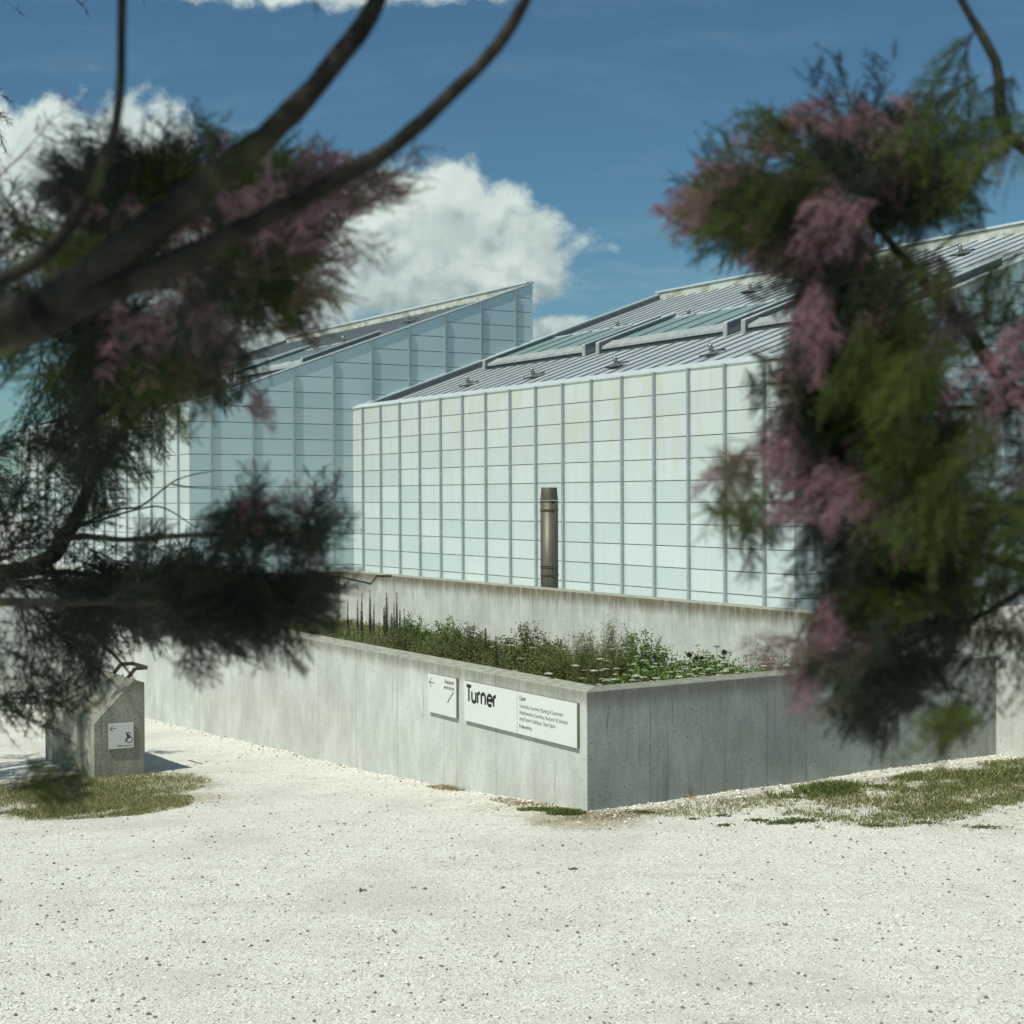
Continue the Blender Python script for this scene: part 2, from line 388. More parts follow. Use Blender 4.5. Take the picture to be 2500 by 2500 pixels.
# pebbles
ICO = None
def pebbles(name, npb, mats, size, dark, region, seed):
    r = random.Random(seed); mb = MB()
    base = [Vector(v) for v in ((0, 0, 1), (.9, 0, .1), (.28, .85, 0), (-.72, .53, .1), (-.72, -.53, 0), (.28, -.85, .1), (0, 0, -1))]
    for i in range(npb):
        p = region(r)
        if p is None: continue
        x, y = p; sz = size * r.choice((.6, .8, 1, 1, 1.3, 1.9)) * r.uniform(.7, 1.2)
        rot = Matrix.Rotation(r.uniform(0, 6.28), 3, 'Z') @ Matrix.Rotation(r.uniform(-.5, .5), 3, 'X')
        q = [rot @ Vector((v.x * sz * r.uniform(.8, 1.2), v.y * sz * r.uniform(.6, 1.), v.z * sz * .55)) + Vector((x, y, gz(x, y) + sz * .2)) for v in base]
        k = len(mb.V); mb.V += [tuple(v) for v in q]; mi = 1 if r.random() < dark else 0
        for j in range(5):
            a, b = 1 + j, 1 + (j + 1) % 5
            mb.F.append((k, k + a, k + b)); mb.F.append((k + 6, k + b, k + a)); mb.mi += [mi, mi]
    link(name, mb.raw(name, mats), kind='stuff', label='loose pale and dark pebbles scattered over the chalky gravel', cat='pebbles')
def reg_near(r):
    Y = 8.8 * (2.6 ** r.random()); x = r.uniform(-.36, .36) * Y; s, t = st_of(x, Y)
    if s > 0 and t > 0: return None
    return (x, Y)
pebbles('pebbles', 20000, [M_STONE, M_STONED], .0098, .15, reg_near, 5)
def reg_wall(r):
    if r.random() < .55:
        s = r.uniform(0, 15); t = -abs(r.gauss(0, .12)) - .01
    else:
        t = r.uniform(0, 8); s = -abs(r.gauss(0, .22)) - .01
    p = st_pt(s, t); return (p.x, p.y)
def wall_pebbles():
    pebbles('wall_foot_pebbles', 2800, [M_STONE, M_STONED], .0115, .2, reg_wall, 9)
    bpy.data.objects['wall_foot_pebbles']['label'] = 'coarser pebbles gathered along the foot of the concrete planter wall'
wall_pebbles()

# ------------------------------------------------------------------ concrete walls
ZT = 1.184
def wall(name, p0, dirv, L, back, H, z0, m, parent, m0=0, m1=0):
    """wall part: local x along dirv, y=0 outer face, back side at +/-back ; m0,m1 = mitre shift of the back edge"""
    mb = MB()
    for sgn in (1,):
        mb.prism([(0, 0, z0 - H), (L, 0, z0 - H), (L + m1, back, z0 - H), (m0, back, z0 - H)], (0, 0, H - z0))
    # local origin at the top of the wall
    o = link(name, mb.mesh(name, m), parent, loc=p0 + Vector((0, 0, H)), rot=(0, 0, math.atan2(dirv.y, dirv.x)))
    bevel(o, .009, 2)
    return o
TH = .36
planter = empty('concrete_planter', (0, 0, 0), label='long low pale concrete planter with a sharp corner, filled with wild plants', cat='planter')
# side facing left (lit) : from the corner along Ap ; inner side is to the right of Ap
ang = math.acos(Ap.dot(Bp)); mit = TH / math.tan(ang / 2)
# long wall: local y for direction Ap points left-outwards, so the back is negative y
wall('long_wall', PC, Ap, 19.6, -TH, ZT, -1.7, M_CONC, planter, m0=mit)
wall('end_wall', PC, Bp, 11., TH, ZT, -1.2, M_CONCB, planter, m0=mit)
# soil
ZS = .40
UC = at(830, 1394, 1); UC = Vector((0, 0, CAMH)) + (UC - Vector((0, 0, CAMH))) * ((1.5 - CAMH) / (UC.z - CAMH)); UC.z = 0
ZU = 1.5
upper = empty('upper_terrace_wall', (0, 0, 0), label='rain-streaked concrete terrace wall behind the planting, folding back at a corner', cat='wall')
wall('long_wall', UC, -A, 27., TH, ZU, -1.7, M_CONCU, upper, m0=-TH)
wall('return_wall', UC, -B, 9., -TH, ZU, -1.7, M_CONCU, upper, m0=-TH)
def soil():
    a = st_pt(.3, .3); b = st_pt(19.2, .3); c = UC; d = UC - A * 20; e = st_pt(.3, 10.8)
    nx = 60; V = []; Fc = []
    for i in range(nx + 1):
        for j in range(31):
            s = .3 + 19. * i / nx; t = .3 + 11. * j / 30
            p = st_pt(s, t)
            # stop at the upper wall plane
            over = (p - UC).dot(Vector((A.y, -A.x, 0)))
            if over > .1: p = p - B * (over - .1)
            back = (p - UC).dot(A)
            if back > .1: p = p - A * (back - .1)
            V.append((p.x, p.y, ZS + .06 * mn.noise(p * 1.3)))
    Fc = [(i * 31 + j, (i + 1) * 31 + j, (i + 1) * 31 + j + 1, i * 31 + j + 1) for i in range(nx) for j in range(30)]
    me = mesh('planting_soil', V, Fc, M_SOIL, True)
    link('planting_soil', me, planter)
soil()

# service cable on top of the upper wall
mb = MB(); pts = []
for px, py in ((700, 1403), (790, 1405), (845, 1408), (905, 1412), (915, 1402), (945, 1400)):
    p = at(px, py, 1); p = Vector((0, 0, CAMH)) + (p - Vector((0, 0, CAMH))) * ((ZU - .06 - CAMH) / (p.z - CAMH)); pts.append(p)
pts = []
for k, dz in ((-2.5, -.1), (-.2, -.12), (0.1, -.12), (1.6, -.2), (1.9, -.02), (2.6, .01)):
    q = (UC - B * (-k) - A * .015) if k < 0 else (UC - A * k - B * .015)
    pts.append(Vector((q.x, q.y, ZU + dz)))
mb.tube(pts, [.008] * len(pts), 6)
link('cable', mb.mesh('cable', M_DARK, True), label='thin dark cable running along the coping of the terrace wall', cat='cable')

# ------------------------------------------------------------------ gallery buildings
C2 = at(862, 998, 93.0); C2.z = 0
BD = 22.42; BL = 38.91; SL = .366; ZE = 8.44; RZ = .9092
YM = [0, 1.60] + [1.68 + 2.389 * k for k in range(1, 15)] + [37.47, BL]; YM[1] = 1.66
XM = [0, 1.28] + [1.28 + 2.483 * k for k in range(1, 9)] + [BD]
LV = [7.457 - RZ * k for k in range(11)][::-1]
_pm = {}
def gallery(origin, label):
    b = empty('gallery_building', origin, math.atan2(B.y, B.x), label=label, cat='building')
    # dark core behind the glass skin
    mb = MB(); e = .09
    mb.prism([(e, e, -1.7), (BD - e, e, -1.7), (BD - e, e, ZE + SL * BD - .5), (e, e, ZE - .5)], (0, BL - 2 * e, 0))
    link('inner_wall', mb.mesh('inner_wall', M_DARK), b)
    def panel(w, h, orient):
        key = (round(w, 2), round(h, 2), orient)
        if key not in _pm:
            m = MB()
            if orient == 'x0': m.box(-.0, .045, -w / 2, w / 2, -h / 2, h / 2)
            else: m.box(-w / 2, w / 2, -.0, .045, -h / 2, h / 2)
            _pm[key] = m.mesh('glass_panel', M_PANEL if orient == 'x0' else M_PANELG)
        return _pm[key]
    # long lit side, x = 0
    for i in range(len(YM) - 1):
        y0, y1 = YM[i] + (.03 if i else 0), YM[i + 1] - (.03 if i < len(YM) - 2 else 0)
        lv = LV + [ZE - .03]
        for k in range(len(lv) - 1):
            h = lv[k + 1] - lv[k] - .034
            link('glass_panel', panel(y1 - y0, h, 'x0'), b, ((rnd.random() - .5) * .006, (y0 + y1) / 2, (lv[k] + lv[k + 1]) / 2), (0, 0, 0))
    ml = {}
    def mull(h, orient):
        key = (round(h, 2), orient)
        if key not in ml:
            m = MB()
            if orient == 'x': m.box(-.12, .03, -.065, .065, 0, h)
            else: m.box(-.06, .06, -.12, .03, 0, h)
            ml[key] = m.mesh('mullion', M_MULL)
        return ml[key]
    for y in YM[1:-1]: link('mullion', mull(ZE + 1.65, 'x'), b, (0, y, -1.66))
    # gable side, y = 0 : rows stop at the sloping verge
    zs = lambda x: ZE + SL * x - .12
    allv = LV + [7.457 + RZ * k for k in range(1, 11)]
    for i in range(len(XM) - 1):
        x0, x1 = XM[i] + (.03 if i else .05), XM[i + 1] - (.03 if i < len(XM) - 2 else 0)
        lv = [z for z in allv if z < zs(XM[i]) - .06]
        for k in range(len(lv) - 1):
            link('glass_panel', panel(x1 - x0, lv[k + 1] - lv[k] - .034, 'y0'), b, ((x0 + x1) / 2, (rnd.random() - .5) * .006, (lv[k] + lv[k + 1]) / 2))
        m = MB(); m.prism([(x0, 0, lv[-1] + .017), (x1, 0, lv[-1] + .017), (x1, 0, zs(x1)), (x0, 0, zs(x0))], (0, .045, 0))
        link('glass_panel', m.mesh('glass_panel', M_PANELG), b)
        if 0 < i: link('mullion', mull(round(zs(XM[i]) + 1.70, 2), 'y'), b, (XM[i], 0, -1.66))
    # roof deck
    dr = -.40
    zr = lambda x: ZE + SL * x + dr
    mb = MB(); mb.prism([(.4, .25, zr(.4)), (BD - .3, .25, zr(BD - .3)), (BD - .3, .25, zr(BD - .3) - .12), (.4, .25, zr(.4) - .12)], (0, BL - .5, 0))
    link('roof_deck', mb.mesh('roof_deck', M_ROOF), b)
    # standing seams
    sx0, sx1 = .45, BD - .45
    def seam(xa, xb, y):
        m = MB(); k = len(m.V)
        m.prism([(xa, y - .028, zr(xa)), (xb, y - .028, zr(xb)), (xb, y - .028, zr(xb) + .065), (xa, y - .028, zr(xa) + .065)], (0, .045, 0))
        link('roof_seam', m.mesh('roof_seam', M_SEAM), b)
    SKY = [(1.0, 12.0), (13.1, 24.1), (25.2, 36.2)]; SX0, SX1 = 7.4, 12.3
    ns = 33; y = .75
    while y < BL - .4:
        if any(a - .05 < y < c + .05 for a, c in SKY): seam(sx0, SX0, y); seam(SX1, sx1, y)
        else: seam(sx0, sx1, y)
        y += 1.172
    # eave flashing
    mb = MB(); mb.prism([(-.06, -.04, ZE - .035), (-.06, -.04, ZE + .02), (.42, -.04, ZE + .235), (.5, -.04, ZE + .2), (.5, -.04, ZE - .2), (.07, -.04, ZE - .1)], (0, BL + .08, 0))
    link('eave_flashing', mb.mesh('eave_flashing', M_COPE), b)
    # verge parapets (near and far), with coping
    for y0, y1 in ((.0, .26), (BL - .26, BL)):
        mb = MB(); mb.prism([(.5, y0 + .03, zr(.5) - .3), (BD - .05, y0 + .03, zr(BD) - .3), (BD - .05, y0 + .03, ZE + SL * (BD - .05) - .05), (.5, y0 + .03, ZE + SL * .5 - .05)], (0, y1 - y0 - .06, 0))
        link('verge_parapet', mb.mesh('verge_parapet', M_UPST), b)
        mb = MB(); mb.prism([(-.06, y0 - .07, ZE - .08), (BD + .06, y0 - .07, ZE + SL * BD - .05), (BD + .06, y0 - .07, ZE + SL * BD + .03), (-.06, y0 - .07, ZE + .0)], (0, y1 - y0 + .1, 0))
        link('verge_coping', mb.mesh('verge_coping', M_COPE), b)
    # ridge parapet: pale stained face and coping, jointed flashings
    yy = .26; k = 0
    while yy < BL - .3:
        w = min(2.34, BL - .28 - yy)
        m = MB(); m.box(BD - .42, BD - .06, yy, yy + w - .02, zr(BD - .42) - .1, ZE + SL * BD - .12)
        link('ridge_flashing', m.mesh('ridge_flashing', M_RIDGE), b); yy += 2.34
    m = MB(); m.box(BD - .5, BD + .04, -.07, BL + .07, ZE + SL * BD - .09, ZE + SL * BD + .03)
    link('ridge_coping', m.mesh('ridge_coping', M_COPE), b)
    # skylights
    for (a, c) in SKY:
        hh = .62
        def bar(m, xa, xb, ya, yb, h0, h1): m.prism([(xa, ya, zr(xa) + h0), (xb, ya, zr(xb) + h0), (xb, ya, zr(xb) + h1), (xa, ya, zr(xa) + h1)], (0, yb - ya, 0))
        m = MB(); bar(m, SX0 + .05, SX1 - .1, a + .22, c - .22, -.02, .2)
        sk = link('skylight', m.mesh('skylight', M_DARK), b)
        for (ya, yb) in ((a, a + .24), (c - .24, c)):
            m = MB(); bar(m, SX0 - .12, SX1, ya, yb, .06, hh); link('side_upstand', m.mesh('side_upstand', M_UPST), sk)
            m = MB(); bar(m, SX0 - .18, SX0 - .122, ya - .02, yb + .02, .03, hh - .003); link('sunlit_end_cap', m.mesh('sunlit_end_cap', M_APRON), sk)  # pale cap added so the low end reads sunlit
            m = MB(); bar(m, SX0 - .16, SX1 + .04, ya - .03, yb + .03, hh, hh + .05); link('side_capping', m.mesh('side_capping', M_COPE), sk)
        k = a + .26; w = (c - a - .52) / 5
        for q in range(10):   # sloping apron boxes along the lower edge, joints open
            m = MB(); ya, yb = k + q * w / 2 + .012, k + (q + 1) * w / 2 - .012
            m.prism([(SX0, ya, zr(SX0) + .22), (SX0, ya, zr(SX0) + .36), (SX0 + .7, ya, zr(SX0 + .7) + .47), (SX0 + .7, ya, zr(SX0 + .7) + .22)], (0, yb - ya, 0))
            link('apron', m.mesh('apron', M_APRON), sk)
        for q in range(5):
            ya, yb = k + q * w + .012, k + (q + 1) * w - .012
            m = MB(); bar(m, SX0 + .74, SX1 - .24, ya + .03, yb - .03, .38, .41)
            link('glass_pane', m.mesh('glass_pane', M_SKYG), sk)
            m = MB(); bar(m, SX1 - .2, SX1, ya - .012, yb + .012, .0, .43)
            link('head_flashing', m.mesh('head_flashing', M_COPE), sk)
            if q:
                m = MB(); bar(m, SX0 + .72, SX1 - .23, ya - .03, ya + .006, .3, .46)
                link('glazing_bar', m.mesh('glazing_bar', M_UPST), sk)
        m = MB(); bar(m, SX0 + .06, SX0 + .6, a + .25, c - .25, .02, .21); link('drip_edge', m.mesh('drip_edge', M_SEAM), sk)
    # fall-arrest anchors
    for (x, y) in ((3.7, 31.6), (3.6, 24.5), (13.6, 31.2), (13.3, 23.9), (18.5, 25.), (3.5, 9.4), (14.3, 10.4), (18.4, 9.), (3.6, 16.9)):
        m = MB(); z = zr(x) + .1
        m.box(-.38, .42, -.5, .5, 0, .05); m.box(-.42, -.36, -.62, .62, -.02, .07, 1); m.box(.40, .46, -.62, .62, .0, .09, 1)
        if 'am' not in _pm:
            _pm['am'] = m.mesh('roof_anchor', [M_STEEL, M_DARK])
            m2 = MB(); m2.tube([(0, 0, 0), (0, 0, .3), (0, 0, .42), (0, 0, .5), (0, 0, .52)], [.13, .12, .13, .07, .02], 10); m2.tube([(0, -.16, .46), (0, .16, .46)], [.035, .035], 6)
            m2.tube([(0, 0, .52), (0, 0, .6)], [.04, .04], 6)
            _pm['ap'] = m2.mesh('post', M_STEEL, True)
        o = link('roof_anchor', _pm['am'], b, (x, y, z), (0, -math.atan(SL), 0), (.82, .82, .82)); link('post', _pm['ap'], o, (0, 0, .04))
    return b
gallery(C2 - A * BL, 'right-hand gallery building with a bright pale glass-panelled wall and skylights in its seamed roof')
gallery(C2 - B * 10.01, 'left-hand gallery building with a bluish panelled gable rising to a sharp point')

# ------------------------------------------------------------------ flue
def flue():
    p = at(1341, 1300, 33.); g = gz(p.x, p.y); ztop = at(1341, 1190, 33.).z; r = 44 / 2 / F * 33.
    e = empty('flue_pipe', (p.x, p.y, g), label='tall bronze-coloured metal flue with a tapered top rising behind the terrace wall', cat='chimney')
    zt = ztop - g; h = lambda py: at(1341, py, 33.).z - g
    m = MB(); m.tube([(0, 0, 0), (0, 0, h(1222))], [r * .985] * 2, 40); link('pipe', m.mesh('pipe', M_FLUE, False), e)
    m = MB(); m.tube([(0, 0, h(1221)), (0, 0, zt - .005), (0, 0, zt)], [r * .98, r * .87, r * .85], 40, cap=False)
    m.tube([(0, 0, zt), (0, 0, zt - .05)], [r * .85, r * .8], 40); link('tapered_cap', m.mesh('tapered_cap', M_FLUE), e)
    for py in (1219, 1224, 1244, 1247, 1381, 1385, 1402, 1405):
        m = MB(); z = h(py); m.tube([(0, 0, z - .012), (0, 0, z - .006), (0, 0, z + .006), (0, 0, z + .012)], [r * .99, r * 1.035, r * 1.035, r * .99], 40)
        link('band', m.mesh('band', M_FLUE), e)
    for o in e.children:
        if o.name.startswith(('pipe', 'tapered')):
            for f in o.data.polygons: f.use_smooth = len(f.vertices) == 4
flue()

# ------------------------------------------------------------------ lettering (monoline geometric sans)
def arc(cx, cy, rx, ry, a0, a1, n=12):
    return [(cx + rx * math.cos(math.radians(a0 + (a1 - a0) * i / n)), cy + ry * math.sin(math.radians(a0 + (a1 - a0) * i / n))) for i in range(n + 1)]
R_ = 2.3
ring = lambda cx=2.3: arc(cx, 2.3, R_, R_, 0, 360, 20)
GL = {
 'o': (5.7, [ring()]), 'a': (6., [ring(), [(4.6, 0), (4.6, 4.6)]]), 'd': (6., [ring(), [(4.6, 0), (4.6, 7.4)]]),
 'b': (5.9, [ring(), [(0, 0), (0, 7.4)]]), 'p': (5.9, [ring(), [(0, 4.6), (0, -2.2)]]),
 'g': (6., [ring(), [(4.6, 4.6), (4.6, .1)] + arc(2.4, .0, 2.2, 2.1, 0, -140, 8)]),
 'e': (5.6, [[(0.1, 2.35), (4.55, 2.35)] + arc(2.3, 2.3, R_, R_, 5, 318, 16)]), 'c': (4.9, [arc(2.3, 2.3, R_, R_, 45, 315, 14)]),
 'n': (5.2, [[(0, 0), (0, 4.6)], [(0, 2.6)] + arc(1.9, 2.7, 1.9, 1.9, 175, 0, 8) + [(3.8, 0)]]),
 'm': (8., [[(0, 0), (0, 4.6)], [(0, 2.8)] + arc(1.65, 2.95, 1.65, 1.65, 175, 0, 8) + [(3.3, 0)], [(3.3, 2.8)] + arc(4.95, 2.95, 1.65, 1.65, 175, 0, 8) + [(6.6, 0)]]),
 'h': (5.2, [[(0, 0), (0, 7.4)], [(0, 2.6)] + arc(1.9, 2.7, 1.9, 1.9, 175, 0, 8) + [(3.8, 0)]]),
 'u': (5.2, [[(3.8, 4.6), (3.8, 0)], [(3.8, 2.)] + arc(1.9, 1.9, 1.9, 1.9, 0, -180, 10) + [(0, 4.6)]]),
 'r': (3.1, [[(0, 0), (0, 4.6)], [(0, 2.6)] + arc(1.7, 2.8, 1.7, 1.75, 175, 72, 6)]),
 't': (3., [[(1.2, 6.3), (1.2, 0)], [(0, 4.5), (2.5, 4.5)]]),
 's': (3.9, [arc(1.5, 3.4, 1.15, 1.15, 40, 250, 8) + arc(1.35, 1.25, 1.35, 1.2, 75, -140, 9)]),
 'i': (1.5, [[(0, 0), (0, 4.6)], [(0, 5.9), (0, 6.7)]]), 'l': (1.5, [[(0, 0), (0, 7.4)]]),
 'k': (4.4, [[(0, 0), (0, 7.4)], [(3., 4.6), (.1, 2.2)], [(.9, 2.9), (3.2, 0)]]),
 'y': (4.4, [[(0, 4.6), (1.85, .3)], [(3.7, 4.6), (.9, -2.2)]]),
 'T': (4.6, [[(2.1, 0), (2.1, 6.9)], [(-.2, 6.75), (4.4, 6.75)]]), 'F': (4.4, [[(0, 0), (0, 7.)], [(0, 6.75), (3.4, 6.75)], [(0, 3.7), (3.1, 3.7)]]),
 'S': (4.9, [arc(2., 5.2, 1.65, 1.7, 40, 250, 9) + arc(1.85, 1.85, 1.9, 1.8, 75, -140, 10)]),
 'O': (8., [arc(3.4, 3.5, 3.4, 3.5, 0, 360, 24)]),
 'W': (8.8, [[(0, 7), (2.1, 0), (4.1, 6.6), (6.1, 0), (8.2, 7)]]), 'A': (6.2, [[(0, 0), (2.75, 7), (5.5, 0)], [(1., 2.3), (4.5, 2.3)]]),
 '1': (3., [[(.2, 5.9), (1.5, 7), (1.5, 0)]]), '5': (4.8, [[(3.6, 6.8), (.9, 6.8), (.5, 3.9)] + arc(1.8, 2.2, 2., 2.1, 125, -140, 11)]),
 '8': (4.9, [arc(2., 5.3, 1.5, 1.6, 0, 360, 14), arc(2., 1.9, 1.95, 1.85, 0, 360, 16)]),
 '&': (6.4, [[(5.2, 0), (1.2, 5.)] + arc(2.2, 5.6, 1.2, 1.2, 200, -20, 8) + [(.9, 3.1)] + arc(2., 1.8, 1.8, 1.8, 140, 330, 8) + [(4.9, 3.3)]]),
 '(': (2.5, [arc(4.2, 2.9, 4.2, 5.2, 130, 230, 8)]), ')': (2.8, [arc(-2.9, 2.9, 4.2, 5.2, 50, -50, 8)]),
 '-': (3.6, [[(0, 2.7), (2.6, 2.7)]]), ',': (1.7, [[(.5, .6), (.1, -1.1)]]), ' ': (2.4, []),
}
def ribbon(mb, pts, w, fx):
    n = len(pts); closed = math.hypot(pts[0][0] - pts[-1][0], pts[0][1] - pts[-1][1]) < 1e-6
    L = []; Rr = []
    for i in range(n):
        a = pts[i - 1] if i else (pts[-2] if closed else pts[0]); c = pts[i + 1] if i < n - 1 else (pts[1] if closed else pts[-1]); p = pts[i]
        d1 = Vector((p[0] - a[0], p[1] - a[1])); d2 = Vector((c[0] - p[0], c[1] - p[1]))
        if d1.length < 1e-9: d1 = d2
        if d2.length < 1e-9: d2 = d1
        d1.normalize(); d2.normalize(); t = (d1 + d2)
        t = t.normalized() if t.length > 1e-6 else d2
        m = Vector((-t.y, t.x)); k = w / 2 / max(.35, m.dot(Vector((-d1.y, d1.x))))
        L.append((p[0] + m.x * k, p[1] + m.y * k)); Rr.append((p[0] - m.x * k, p[1] - m.y * k))
    for i in range(n - 1): mb.poly([fx(L[i]), fx(Rr[i]), fx(Rr[i + 1]), fx(L[i + 1])])
def textw(s, w=.75): return sum(GL[c][0] + max(0, w - .75) * .55 for c in s) - .9
def text(mb, s, x, y, cap, width=None, w=.75, right=False):
    """baseline origin (x,y) on the sign, cap height, total width in metres"""
    sy = cap / 7.; tw = textw(s, w); sx = sy if width is None else width / tw
    cx = x - (tw * sx if right else 0)
    for ch in s:
        adv, sts = GL[ch]; adv += max(0, w - .75) * .55
        for k, stp in enumerate(sts):
            kk = k * .00002
            ribbon(mb, stp, w, lambda p, cx=cx, kk=kk: (cx + p[0] * sx, -.0006 - kk, y + p[1] * sy))
        cx += adv * sx
def lines(mb, pl, w):
    for k, p in enumerate(pl): ribbon(mb, p, w, lambda q, k=k: (q[0], -.0006 - k * .00002, q[1]))
def sign(name, label, loc, dirv, w, h, d, faces, art, tray=M_TRAY):
    """local x to the right along dirv, z up, y=0 at the wall, face at y=-d"""
    e = empty(name, loc, math.atan2(dirv.y, dirv.x), label=label, cat='sign')
    m = MB(); m.box(0, w, -d + .004, -.004, 0, h); o = link('tray', m.mesh('tray', tray), e); bevel(o, .0015, 1)
    for (x0, x1) in faces:
        m = MB(); m.box(x0, x1, -d - .001, -d + .0035, .004, h - .004); o = link('face_panel', m.mesh('face_panel', M_WHITE), e)
    for nm, fn in art:
        m = MB(); fn(m); link(nm, m.raw(nm, M_BLACK), e, (0, -d - .0012, 0))
    return e
# planter signs : local x runs towards the corner (-Ap)
def on_wall(s, z): p = PC + Ap * s; return Vector((p.x, p.y, z))
def a_stepped(): 
    S = lambda s: 3.381 - s; Z = lambda z: z - .603
    return [('arrow', lambda m: lines(m, [[(S(3.35), Z(.955)), (S(3.224), Z(.955))], [(S(3.297), Z(1.007)), (S(3.349), Z(.955)), (S(3.297), Z(.903))]], .010)),
            ('lettering', lambda m: (text(m, 'Stepped', S(2.735), Z(.981), .041, .232, 1.15, True), text(m, 'entrance', S(2.735), Z(.915), .041, .236, 1.15, True))),
            ('stair_symbol', lambda m: lines(m, [[(S(2.905), Z(.771)), (S(2.87), Z(.771)), (S(2.87), Z(.80)), (S(2.838), Z(.80)), (S(2.838), Z(.829)), (S(2.806), Z(.829)), (S(2.806), Z(.858)), (S(2.774), Z(.858)), (S(2.774), Z(.886)), (S(2.742), Z(.886))]], .0105))]
sign('wall_sign', 'square white sign on the planter wall reading Stepped entrance, with arrow and stairs', on_wall(3.381, .603), -Ap, .699, .457, .033, [(.004, .695)], a_stepped())
def a_turner():
    S = lambda s: 2.492 - s; Z = lambda z: z - .606
    def big(m): text(m, 'Turner', S(2.44) + .012, Z(.836), .176, .672, 1.5)
    def b2(m): text(m, 'Open', S(1.262), Z(.971), .044, .135, 1.15); text(m, 'Free entry', S(1.262), Z(.676), .041, .25, 1.15)
    def sm(m):
        text(m, 'Tuesday-Sunday (Spring & Summer)', S(1.262), Z(.893), .038, .873, .85); text(m, 'Wednesday-Sunday (Autumn & Winter)', S(1.262), Z(.824), .038, .96, .85)
        text(m, 'and bank holidays, 11am-5pm', S(1.262), Z(.757), .038, .722, .85)
    return [('title_lettering', big), ('heading_lettering', b2), ('small_lettering', sm)]
sign('wall_sign', 'long white two-panel sign near the planter corner reading Turner with opening times beside it', on_wall(2.492, .606), -Ap, 2.36, .455, .033, [(.004, 1.176), (1.184, 2.356)], a_turner())

# ------------------------------------------------------------------ stair parapet block on the left
BR = Vector((-4.769, 20.495, 0)); zb = -.56
def block():
    e = empty('concrete_parapet', (BR.x, BR.y, 0), math.atan2(B.y, B.x), label='wedge-shaped speckled concrete stair parapet at the left with a sloping top', cat='parapet')
    prof = [(-.665, zb), (0, zb), (0, .735), (-.141, .777), (-.665, .25)]
    m = MB(); m.prism([(x, 0, z - .78) for x, z in prof], (0, 2.4, 0))
    o = link('body', m.mesh('body', M_BLOCK), e, (0, 0, .78)); bevel(o, .007, 2)
block()
def a_wheel():
    w = .335; h = .335
    def person(m):
        lines(m, [arc(.278, .108, .038, .038, 70, 430, 20)], .0095)
        lines(m, [[(.300, .172), (.272, .205), (.243, .18)]], .009)
        lines(m, [[(.228, .078), (.231, .118), (.262, .122)], [(.262, .121), (.242, .170)], ], .011)
        lines(m, [[(.248, .13), (.286, .144)], [(.252, .18), (.262, .15)], [(.244, .178), (.280, .152)]], .02)
        k = arc(.236, .196, .011, .011, 0, 360, 12)[:-1]; m.poly([(x, -.0009, z) for x, z in k])
    return [('arrow', lambda m: lines(m, [[(.023, .262), (.108, .266)], [(.062, .298), (.024, .262), (.062, .226)]], .007)),
            ('wheelchair_symbol', person), ('lettering', lambda m: text(m, '188 metres', .308, .024, .024, .185, .9, True))]
sg = sign('wall_sign', 'small square white sign on the parapet end with arrow and wheelchair symbol', BR + B * -.487 + Vector((0, 0, -.094)) - A * .002, B, .335, .337, .018, [(.003, .332)], a_wheel(), M_TRAY)
def handrail():
    e = empty('handrail', (BR.x, BR.y, .72), math.atan2(B.y, B.x), label='short bronze flat-bar handrail looping out above the concrete parapet', cat='handrail')
    def flat(pts, w=.05, t=.014):
        m = MB()
        for a, b2 in zip(pts[:-1], pts[1:]):
            a = Vector(a); b2 = Vector(b2); d = (b2 - a).normalized(); up = Vector((0, 0, 1)) if abs(d.z) < .9 else Vector((1, 0, 0))
            side = d.cross(up).normalized(); upv = side.cross(d).normalized()
            q = [a + side * sx * t / 2 + upv * sz * w / 2 for sx, sz in ((-1, -1), (1, -1), (1, 1), (-1, 1))]
            m.prism(q, b2 - a)
        return m
    for y in (.95, .32):
        link('rail', flat([(-.25 + .0, y, -.10), (-.02, y, .17), (.14, y, .17)]).mesh('rail', M_RAIL), e)
    link('loop_end', flat([(.14, .325, .17), (.14, .945, .17)], .05).mesh('loop_end', M_RAIL), e)
    link('post', flat([(-.1, .6, -.1), (-.1, .6, .08)], .012, .012).mesh('post', M_RAIL), e)
handrail()

# ------------------------------------------------------------------ grass and weeds on the gravel
def blades(name, pts, hgt, mats, seed, label, cat, lean=.5, wid=.0032):
    r = random.Random(seed); m = MB()
    for (x, y, sc, mi) in pts:
        a = r.uniform(0, 6.28); h = hgt * sc * r.uniform(.5, 1.25); l = r.uniform(.1, lean) * h * 1.6; w = wid * r.uniform(.7, 1.3) * (1 if sc < 1.5 else 1.5)
        dx, dy = math.cos(a), math.sin(a); b = r.uniform(0, 6.28); wx, wy = math.cos(b) * w, math.sin(b) * w; z = gz(x, y) - .004
        p0 = (x - wx, y - wy, z); p1 = (x + wx, y + wy, z); q = (x + dx * l * .4, y + dy * l * .4, z + h * .62); q0 = (q[0] - wx * .7, q[1] - wy * .7, q[2]); q1 = (q[0] + wx * .7, q[1] + wy * .7, q[2])
        m.poly([p0, p1, q1, q0], mi); m.poly([q0, q1, (x + dx * l, y + dy * l, z + h * (1 - .25 * lean))], mi)
    return link(name, m.raw(name, mats), kind='stuff', label=label, cat=cat)
